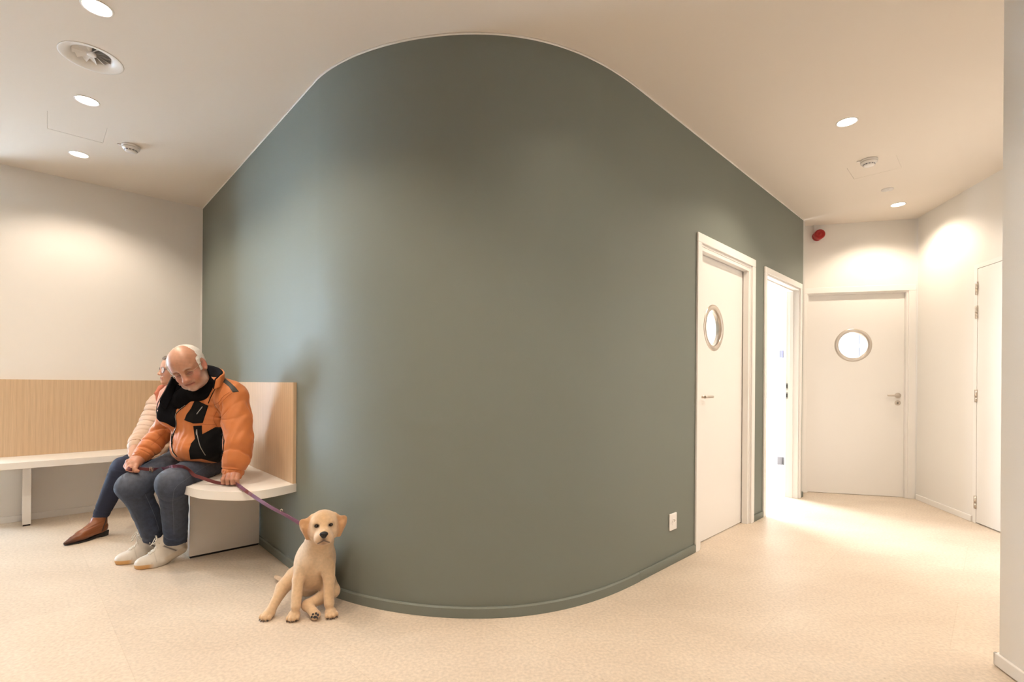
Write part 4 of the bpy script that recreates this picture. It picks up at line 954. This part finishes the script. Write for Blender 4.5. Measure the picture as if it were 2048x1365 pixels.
hand(B, wW, at(267, 902, 3.38), [at(261, 902, 3.36), at(261, 907, 3.345), at(264, 911, 3.335), at(269, 913, 3.335)],
     [[at(259, 909, 3.335), at(262, 914, 3.325)], [at(261, 913, 3.325), at(265, 917, 3.315)], [at(266, 916, 3.32), at(270, 918, 3.315)], [at(271, 916, 3.325), at(274, 917, 3.32)]], [at(272, 903, 3.37), at(276, 909, 3.34), at(277, 914, 3.33)], .024, .0088)
def wcol(P):
    c = np.tile(np.array([.56, .31, .21]), (len(P), 1))
    l = (P-A3(WC))@np.array(WRh).T/wk
    for s in (-1, 1): c = blend(c, .5*gauss(P, g(s*.040, .066, -.030), (.024,)*3), (.56, .21, .15))
    lip = np.exp(-((l[:, 2]+.0645)/.008)**2)*(np.abs(l[:, 0]) < .022)*(l[:, 1] > .072); c = blend(c, lip*.85, (.42, .12, .10))
    lid = np.exp(-((l[:, 2]-.001)/.0035)**2)*(np.abs(np.abs(l[:, 0])-.030) < .012)*(l[:, 1] > .062); c = blend(c, lid*.9, (.06, .03, .03))
    return c
B.seat(.012)
skin('body', B, .0032, M_skin, woman, wcol)
Hr = Body(); Hr.ell(g(0, -.016, .042), gr(.080, .104, .084), WRh, 0).ell(g(0, -.055, -.02), gr(.074, .062, .085), WRh, .03)
for s in (-1, 1): Hr.cap(g(s*.066, .022, .035), g(s*.068, .018, -.030), .018, .012, .02)
Hr.ell(g(0, .090, -.012), gr(.060, .068, .076), WRh, .010, 1).half(g(0, 0, -.085), -wU, .01).ell(g(-.004, .050, .088), gr(.055, .040, .024), WRh, .012); Hr.disp = lambda P: -.002*wav(P, 200, 2)
skin('hair', Hr, .004, M_hair, woman, lambda P: blend(np.tile(np.array([.16, .125, .10]), (len(P), 1)), .7*np.clip(wav(P, 130, 5), 0, 1)+.8*sm(-P[:, 2], -1.16, -1.09), (.50, .37, .26)))
M_rimd = mat('dark_spectacle_frame', (.03, .025, .035), .3)
bm = bmesh.new()
for s in (-1, 1):
    tube(bm, [g(s*.030+.0225*math.cos(a), .0975-.16*abs(s*.030+.0225*math.cos(a)), -.001+.0215*math.sin(a)) for a in np.linspace(0, 2*PI, 25)], .0017, 6)
    tube(bm, catmull([g(s*.053, .090, .004), g(s*.066, .072, .006), g(s*.078, .02, .007), g(s*.080, -.01, 0)], 5), .0017, 6)
tube(bm, catmull([g(-.009, .098, .004), g(0, .101, .007), g(.009, .098, .004)], 4), .0017, 6)
gl = put(obj('spectacles', bm, M_rimd), woman)
for s in (-1, 1):
    bm = bmesh.new(); c_ = bm.verts.new(g(s*.030, .0975-.16*.030+.001, -.001)); rv = [bm.verts.new(g(s*.030+.0215*math.cos(a), .0975-.16*abs(s*.030+.0215*math.cos(a)), -.001+.0205*math.sin(a))) for a in np.linspace(0, 2*PI, 25)[:-1]]
    for i in range(24): bm.faces.new((c_, rv[i], rv[(i+1) % 24]))
    o = obj('lens', bm, mat('violet_coated_lens', (.50, .42, .80), .03, trans=.85, ior=1.3)); o.parent = gl
# quilted jacket
Q = Body(); Q.ell(at(342, 845, 3.88), (.165, .14, .20), None, 0).ell(at(335, 890, 3.84), (.16, .15, .11), None, .06).cap(at(322, 806, 3.78), at(378, 800, 3.95), .074, .070, .05)
Qb = len(Q.p)
Q.chain([at(319, 808, 3.76), at(306, 840, 3.70), at(291, 868, 3.61), at(279, 883, 3.52), at(272.5, 892, 3.45)], [.078, .074, .068, .060, .048], .03)
Q.chain([wS2, wE2, wW2], [.075, .068, .055], .03); Q.p.insert(Qb, ('h', A3(at(335, 916, 3.8)), A3((0, 0, -1)), 0, 0, .01, 2))
def qdisp(P):
    d1, t1 = segd(P, wS, wE); d2, t2 = segd(P, wE, wW); s = np.where(d1 < d2, t1*.33, .33+t2*.24)
    arm = np.minimum(d1, d2) < .105
    ph = np.where(arm, s/.058, (P[:, 2]-.5)/.062)+.10*wav(P, 18, 3)
    return .0075*np.exp(-((ph-np.round(ph))/.13)**2)-.004+.0016*wav(P, 85, 4)
Q.seat(); Q.disp = qdisp
def qcol(P):
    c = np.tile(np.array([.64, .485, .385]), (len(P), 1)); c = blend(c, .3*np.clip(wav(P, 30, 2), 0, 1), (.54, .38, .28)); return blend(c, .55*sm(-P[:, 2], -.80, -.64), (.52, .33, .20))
qj = skin('quilted_jacket', Q, .0038, M_quilt, woman, qcol); QT = bvh(qj)
bm = bmesh.new(); lathe(bm, at(272.5, 892, 3.45), (wW-wE).normalized(), [(.050, -.008), (.053, 0), (.050, .008), (.040, .010), (.038, -.008)], 28); put(obj('cuff', bm, mat('brown_trim', (.30, .16, .09), .6)), woman)
M_coral = mat('coral_lining', (.46, .145, .085), .8, bump=(80, .4, .003))
Cc = Body(); Cc.chain([at(314, 787, 3.71), at(325, 779, 3.74), at(345, 778, 3.82)], [.018, .030, .04], .03).chain([at(314, 788, 3.69), at(319, 806, 3.68)], [.018, .014], .02); Cc.disp = lambda P: .004*wav(P, 70, 4)
skin('hood_lining', Cc, .004, M_coral, woman)
Sc = Body(); Sc.chain([at(340, 776, 3.70), at(329, 788, 3.645), at(322, 806, 3.62), at(321, 822, 3.625)], [.034, .034, .030, .022], .03); Sc.disp = lambda P: .004*crease(P[:, 0]*220+wav(P, 30, 1)*2)
skin('scarf', Sc, .0035, M_scarf, woman)
# jeans
Kw = Body(); Kw.ell(wP, (.16, .14, .09), None, 0).chain([wH, wK, wA], [.085, .070, .047], .04).chain([wH2, wK2, wA2], [.085, .070, .047], .04)
Kw.half(Vector((0, 0, .128)), (0, 0, -1), .003)
def kd(P):
    d, t = segd(P, wK, wA); return .0015*wav(P, 26, 61)+.005*(d < .1)*crease(t*50+2*wav(P, 13, 5))*(np.exp(-((t-.95)/.1)**2)+np.exp(-((t-.05)/.12)**2))
Kw.seat(); Kw.disp = kd
skin('jeans', Kw, .004, M_denim, woman, lambda P: blend(np.tile(np.array([.016, .021, .045]), (len(P), 1)), .6*gauss(P, wK+Vector((-.03, -.03, .06)), (.07,)*3), (.045, .055, .10)))
def boot(toe, heel):
    F = (toe-heel); F.z = 0; L = F.length; F.normalize(); Xs = F.cross(Vector((0, 0, 1))); O = Vector((heel.x, heel.y, 0)); k = L/.27
    q = lambda x, y, z: O+Xs*x*k+F*y*k+Vector((0, 0, z)); R = [tuple(Xs), tuple(F), (0, 0, 1)]
    s = Body(); s.chain([q(0, .030, .062), q(0, .09, .050), q(0, .165, .034), q(0, .215, .026), q(.0, .262, .018)], [.034, .034, .036, .026, .010], .02)
    s.chain([q(0, .050, .060), q(0, .048, .10), q(0, .046, .135)], [.040, .041, .044], .02).cap(q(0, .09, .085), q(0, .16, .045), .030, .026, .03)
    s.half(q(0, 0, .140), (0, 0, 1), .003); pass
    s.half(q(0, 0, .034), -(Vector((0, 0, 1))+F*.105), .004)
    s.disp = lambda P: .0022*crease((P[:, 2])*210+(P@A3(F))*60+wav(P, 25, 3), .35)*(P[:, 2] > .05)*(P[:, 2] < .11)
    def col(P):
        l = (P-A3(O))@A3(F)/k; c = np.tile(np.array([.235, .078, .028]), (len(P), 1)); c = blend(c, .8*sm(l, .17, .27), (.060, .022, .016)); return blend(c, .7*sm(-P[:, 2], -.04, -.015), (.05, .02, .015))
    o = skin('ankle_boot', s, .003, M_boot, woman, col)
    bm = bmesh.new(); prof = [(.0, .036), (.035, .036), (.066, .026), (.10, .016), (.14, .011), (.20, .008), (.268, .010)]
    bot = [(.004, .0006), (.035, .0006), (.058, .0006), (.072, .010), (.14, .0006), (.20, .0006), (.266, .005)]; wd = [.026, .034, .032, .031, .037, .034, .006]
    V = []
    for (y, z), (y2, z2), w_ in zip(prof, bot, wd): V.append([bm.verts.new(p) for p in (q(-w_, y, z), q(w_, y, z), q(w_, y2, z2), q(-w_, y2, z2))])
    for a, b in zip(V, V[1:]):
        for i in range(4): bm.faces.new((a[i], a[(i+1) % 4], b[(i+1) % 4], b[i]))
    bm.faces.new(V[0]); bm.faces.new(V[-1][::-1]); bmesh.ops.recalc_face_normals(bm, faces=bm.faces)
    s2 = put(obj('heel_and_sole', bm, mat('black_sole', (.018, .016, .016), .5)), woman); s2.parent = o; s2.matrix_parent_inverse = Matrix.Identity(4)
    T = bvh(o)
    bm = bmesh.new(); P_ = []
    for i in range(9):
        z = .132-.088*i/8; y = .030+.030*i/8
        p, n, i_, d = T.ray_cast(q(-.2, y, z), Xs); 
        if p: P_.append(p-Xs*.0008)
    if len(P_) > 2: tube(bm, P_, .0028, 6)
    z_ = obj('boot_zip', bm, MATS['black_sole']); put(z_, woman); z_.parent = o; z_.matrix_parent_inverse = Matrix.Identity(4)
boot(Vector((-2.905, 3.200, 0)), Vector((-2.838, 3.455, 0)))
boot(Vector((-2.525, 3.46, 0)), Vector((-2.495, 3.72, 0)))
# ------------------------------------------------------------ puppy
dog = empty('puppy', (-.95, 2.36, 0)); tag(dog, 'cream labrador-type puppy sitting on the floor against the green curved wall, facing the camera', 'dog')
M_fur = mat('cream_short_fur', (.66, .45, .27), .8, attr='Col', bump=(950, .5, .002), noise=(70, .16), sheen=.3)
DC = at(647, 1050, 2.27); DL, DR = frame(DC, (.37, -.93, .0), (.0, 0, 1)); k_d = 1.0
def e(x, y, z): return DL(x, y, z)
D = Body()
D.ell(e(0, -.010, .006), (.057, .062, .055), DR, 0).ell(e(0, .018, .016), (.044, .040, .036), DR, .03)
D.cap(e(0, .030, -.016), e(0, .084, -.022), .037, .0275, .03).ell(e(0, .060, -.058), (.024, .032, .016), DR, .014)
for s in (-1, 1):
    D.ell(e(s*.0195, .072, -.040), (.0215, .028, .027), DR, .010).ell(e(s*.034, .012, -.028), (.028, .034, .032), DR, .025)
    D.ell(e(s*.024, .036, .022), (.017, .014, .011), DR, .014).ell(e(s*.030, .060, .010), (.0125, .014, .0090), DR, .006, 1)
    # ears: folded flaps
    er = rotmul(DR, ry(s*.62)); D.ell(e(s*.076, -.006, .002), (.0235, .0085, .036), er, .010); D.cap(e(s*.048, -.012, .038), e(s*.068, -.008, .022), .010, .010, .012)
    D.cap(e(s*.079, -.002, -.008), e(s*.069, .008, -.052), .017, .006, .014)
D.cap(e(-.019, .104, -.052), e(0, .108, -.0415), .0018, k=.004, op=1).cap(e(0, .108, -.0415), e(.019, .104, -.052), .0018, k=.004, op=1).cap(e(0, .112, -.020), e(0, .109, -.0365), .0016, k=.004, op=1)
D.cap(e(0, -.030, -.020), at(634, 1102, 2.37), .056, .072, .05)
D.ell(at(630, 1124, 2.385), (.084, .078, .080), None, .05).cap(at(630, 1125, 2.39), at(616, 1160, 2.46), .080, .078, .05)
D.ell(at(627, 1156, 2.385), (.060, .06, .055), None, .03)
paws = []
def leg(pts, rs, k=.013): D.chain(pts, rs, k)
def paw(c, F, w_=.029, L=.034, hgt=.021, up=0):
    F = Vector(F).normalized(); Xs = F.cross(Vector((0, 0, 1))).normalized(); U = Xs.cross(F); R = [tuple(Xs), tuple(F), tuple(U)]
    D.ell(c, (w_*.92, L, hgt), R, .014)
    for i, x in enumerate((-.75, -.26, .26, .75)):
        y = L*(.62+(.22 if abs(x) < .5 else 0)); p = c+Xs*w_*x+F*y-U*.004; D.ell(p, (w_*.30, .0135, .0125), R, .0035)
        paws.append((p+F*.0115-U*.005, F))
leg([at(606, 1132, 2.335), at(596, 1161, 2.30), at(593.6, 1192, 2.265), at(591.2, 1214, 2.245)], [.036, .0265, .0225, .0225]); paw(Vector((*at(588, 1231, 2.242)[:2], .020)), (.16, -1, -.02))
leg([at(655, 1130, 2.345), at(658, 1161, 2.32), at(657.7, 1192, 2.29), at(658.5, 1208, 2.275)], [.036, .0265, .0220, .0225]); paw(Vector((*at(661.5, 1224, 2.27)[:2], .020)), (.50, -.87, -.02))
leg([at(604, 1156, 2.44), at(588, 1153, 2.40), at(566, 1176, 2.345), at(551, 1204, 2.285), at(542, 1221, 2.255)], [.055, .040, .032, .0220, .0210], .025); paw(Vector((*at(537, 1232, 2.25)[:2], .019)), (-.16, -1, -.05), .027, .034)
leg([at(650, 1160, 2.43), at(664.5, 1182, 2.355)], [.05, .034], .03); leg([at(664.5, 1182, 2.355), at(640, 1198, 2.325), at(614, 1211, 2.285)], [.034, .028, .024]); leg([at(614, 1211, 2.285), at(626, 1224, 2.25), at(630.5, 1230.5, 2.235)], [.023, .020, .023], .012)
leg([at(590, 1164, 2.50), at(570, 1163, 2.60), at(552, 1155, 2.66)], [.024, .016, .010])
D.disp = lambda P: .0010*wav(P, 60, 2)
def dcol(P):
    c = np.tile(np.array([.68, .465, .28]), (len(P), 1)); l = (P-A3(DC))@np.array(DR).T
    c = blend(c, .5*gauss(P, at(630, 1125, 2.29), (.08, .08, .06)), (.76, .58, .40)); c = blend(c, .5*gauss(P, at(604, 1105, 2.33), (.05, .06, .06)), (.82, .70, .56))
    ear = sm(np.abs(l[:, 0]), .050, .062)*(l[:, 2] > -.07)*(l[:, 2] < .07)*(l[:, 1] < .05)*(l[:, 1] > -.05); c = blend(c, ear*.9, (.50, .26, .115))
    c = blend(c, .5*gauss(l, (0, .04, .045), (.02, .06, .05)), (.56, .33, .15))
    for s in (-1, 1): c = blend(c, .6*gauss(l, (s*.030, .075, -.03), (.02, .03, .02)), (.78, .60, .46)); c = blend(c, .9*gauss(l, (s*.030, .050, .0095), (.0140, .02, .0100)), (.05, .03, .02)); c = blend(c, .45*gauss(l, (s*.030, .045, -.003), (.012, .02, .006)), (.35, .2, .14))
    mouth = np.exp(-((l[:, 2]+.043+.55*np.abs(l[:, 0]))/.0040)**2)*(np.abs(l[:, 0]) < .026)*(l[:, 1] > .07); c = blend(c, mouth*.95, (.02, .012, .012))
    c = blend(c, .85*gauss(l, (0, .105, -.038), (.013, .03, .012)), (.06, .035, .03)); c = blend(c, .6*gauss(l, (0, .085, -.060), (.022, .03, .012)), (.22, .12, .09))
    for q_, F in paws: c = blend(c, .5*gauss(P, q_, (.006,)*3), (.25, .14, .09))
    c = blend(c, .3*np.clip(wav(P, 25, 12), 0, 1), (.60, .37, .19)); return c
skin('body', D, .0022, M_fur, dog, dcol)
M_nose = mat('black_dog_nose', (.012, .010, .012), .35, bump=(500, .4, .001)); M_eye = mat('dark_dog_eye', (.010, .006, .005), .06, coat=.5)
Nn = Body(); Nn.ell(e(0, .107, -.013), (.0182, .012, .0115), DR, 0).ell(e(0, .110, -.023), (.010, .009, .009), DR, .008)
for s in (-1, 1): Nn.ell(e(s*.0080, .119, -.017), (.0036, .006, .0034), DR, .002, 1)
skin('nose', Nn, .0012, M_nose, dog)
for s in (-1, 1):
    bm = bmesh.new(); bmesh.ops.create_uvsphere(bm, u_segments=20, v_segments=12, radius=.0102)
    for v_ in bm.verts: v_.co = e(s*.030, .0455, .0100)+Vector(v_.co)
    for f_ in bm.faces: f_.smooth = True
    put(obj('eye', bm, M_eye), dog)
for q_, F in paws:
    bm = bmesh.new(); tube(bm, [q_-F*.003, q_+F*.004-Vector((0, 0, .002)), q_+F*.0065-Vector((0, 0, .005))], [.0026, .0020, .0007], 6); put(obj('claw', bm, mat('dark_claw', (.06, .04, .035), .4)), dog)
pc = at(630.5, 1231.5, 2.225); pf = Vector((.28, -.96, .1)).normalized(); px_ = pf.cross(Vector((0, 0, 1))).normalized(); pu = px_.cross(pf)
M_pad = mat('grey_paw_pad', (.05, .042, .045), .6, bump=(300, .4, .001))
for dx, dz, r1, r2 in ((.000, -.004, .0085, .0065), (-.0125, .004, .0048, .0062), (-.004, .0115, .0052, .0050), (.0085, .0095, .0052, .0048), (.0135, -.002, .0046, .006), (-.010, -.009, .004, .004)):
    bm = bmesh.new(); bmesh.ops.create_uvsphere(bm, u_segments=14, v_segments=8, radius=1)
    for v_ in bm.verts: v_.co = pc+px_*(dx+v_.co.x*r1)+pu*(dz+v_.co.z*r2)+pf*(.011+v_.co.y*.0035)
    for f_ in bm.faces: f_.smooth = True
    put(obj('paw_pad', bm, M_pad), dog)
# ------------------------------------------------------------ leash
leash = empty('dog_leash', at(460, 967, 2.74)); tag(leash, 'maroon and purple dog leash running from the man across his knees to the puppy', 'leash')
M_lA = mat('maroon_webbing', (.13, .030, .030), .7, bump=(300, .4, .001)); M_lB = mat('purple_webbing', (.135, .042, .075), .7, bump=(300, .4, .001))
raw = [(255, 936, None, 2.77), (262, 940, None, 2.765)] + [(x, y, 1, 0) for x, y in ((276, 941.5), (301, 942), (325, 939.5), (343, 937.5), (361, 937), (374, 942))] + [(388, 950.6, None, 2.76), (403, 956, None, 2.75), (417, 961, None, 2.75), (430, 965, None, 2.752), (441, 967, None, 2.752), (455, 968.5, None, 2.758), (466, 967.5, None, 2.745), (473, 969, None, 2.700), (487, 979, None, 2.585), (501, 989, None, 2.545), (536, 1012, None, 2.43), (571.5, 1031, None, 2.34), (600, 1048, None, 2.285), (607, 1056, None, 2.30)]
LP_ = []
for x, y, hflag, d in raw:
    if hflag:
        p, n = hit(KT, x, y); p = at(x, y, 2.76) if p is None else p+n*.011; 
        if LP_ and abs(p.y-LP_[-1].y) > .25: p = at(x, y, LP_[-1].y)
    else: p = at(x, y, d)
    LP_.append(p)
P_ = catmull(LP_, 8); tw = np.interp(np.arange(len(P_)), [0, 20, 44, 56, 64, 80, 112, 120, 128, 136, 150, 168], [0, .25, .1, .9, .2, .1, .1, .7, -.5, .35, .8, .3])
bm = bmesh.new(); R = []
for i, p in enumerate(P_):
    t = (P_[min(i+1, len(P_)-1)]-P_[max(i-1, 0)]).normalized(); v_ = (CAMP-p).normalized(); wv_ = t.cross(v_).normalized(); wv_ = Matrix.Rotation(float(tw[i]), 3, t) @ wv_; nn = wv_.cross(t)
    R.append([bm.verts.new(p+wv_*a*.0088+nn*b*.0012) for a, b in ((-1, -1), (1, -1), (1, 1), (-1, 1))])
for i, (a, b) in enumerate(zip(R, R[1:])):
    for j in range(4):
        f_ = bm.faces.new((a[j], a[(j+1) % 4], b[(j+1) % 4], b[j])); f_.material_index = 1 if (24 < i < 50 or i > 120) and not (130 < i < 137) else 0
bm.faces.new(R[0]); bm.faces.new(R[-1][::-1]); bmesh.ops.recalc_face_normals(bm, faces=bm.faces)
put(obj('strap', bm, [M_lA, M_lB]), leash)
M_brass = mat('pale_nickel', (.62, .55, .46), .25, 1)
for i in (14, 24):
    p = P_[i]; t = (P_[i+1]-P_[i-1]).normalized(); v_ = (CAMP-p).normalized(); wv_ = t.cross(v_).normalized(); nn = wv_.cross(t)
    bm = bmesh.new(); c4 = [p+wv_*a*.0145+t*b*.0075+nn*.003 for a, b in ((-1, -1), (1, -1), (1, 1), (-1, 1))]; tube(bm, c4+[c4[0], c4[1]], .0020, 8); tube(bm, [p-wv_*.0145+nn*.004, p+wv_*.0165+nn*.004], .0018, 8); put(obj('buckle', bm, M_brass), leash)
p = P_[150]; bm = bmesh.new(); cq = p+Vector((0, 0, .012)); tube(bm, [cq+Vector((math.cos(a)*.006, 0, math.sin(a)*.006)) for a in np.linspace(0, 2*PI, 17)], .0014, 6); put(obj('ring', bm, M_brass), leash)
p = P_[-3]; bm = bmesh.new(); tube(bm, [p, P_[-1]], .0045, 10); put(obj('clasp', bm, M_brass), leash)
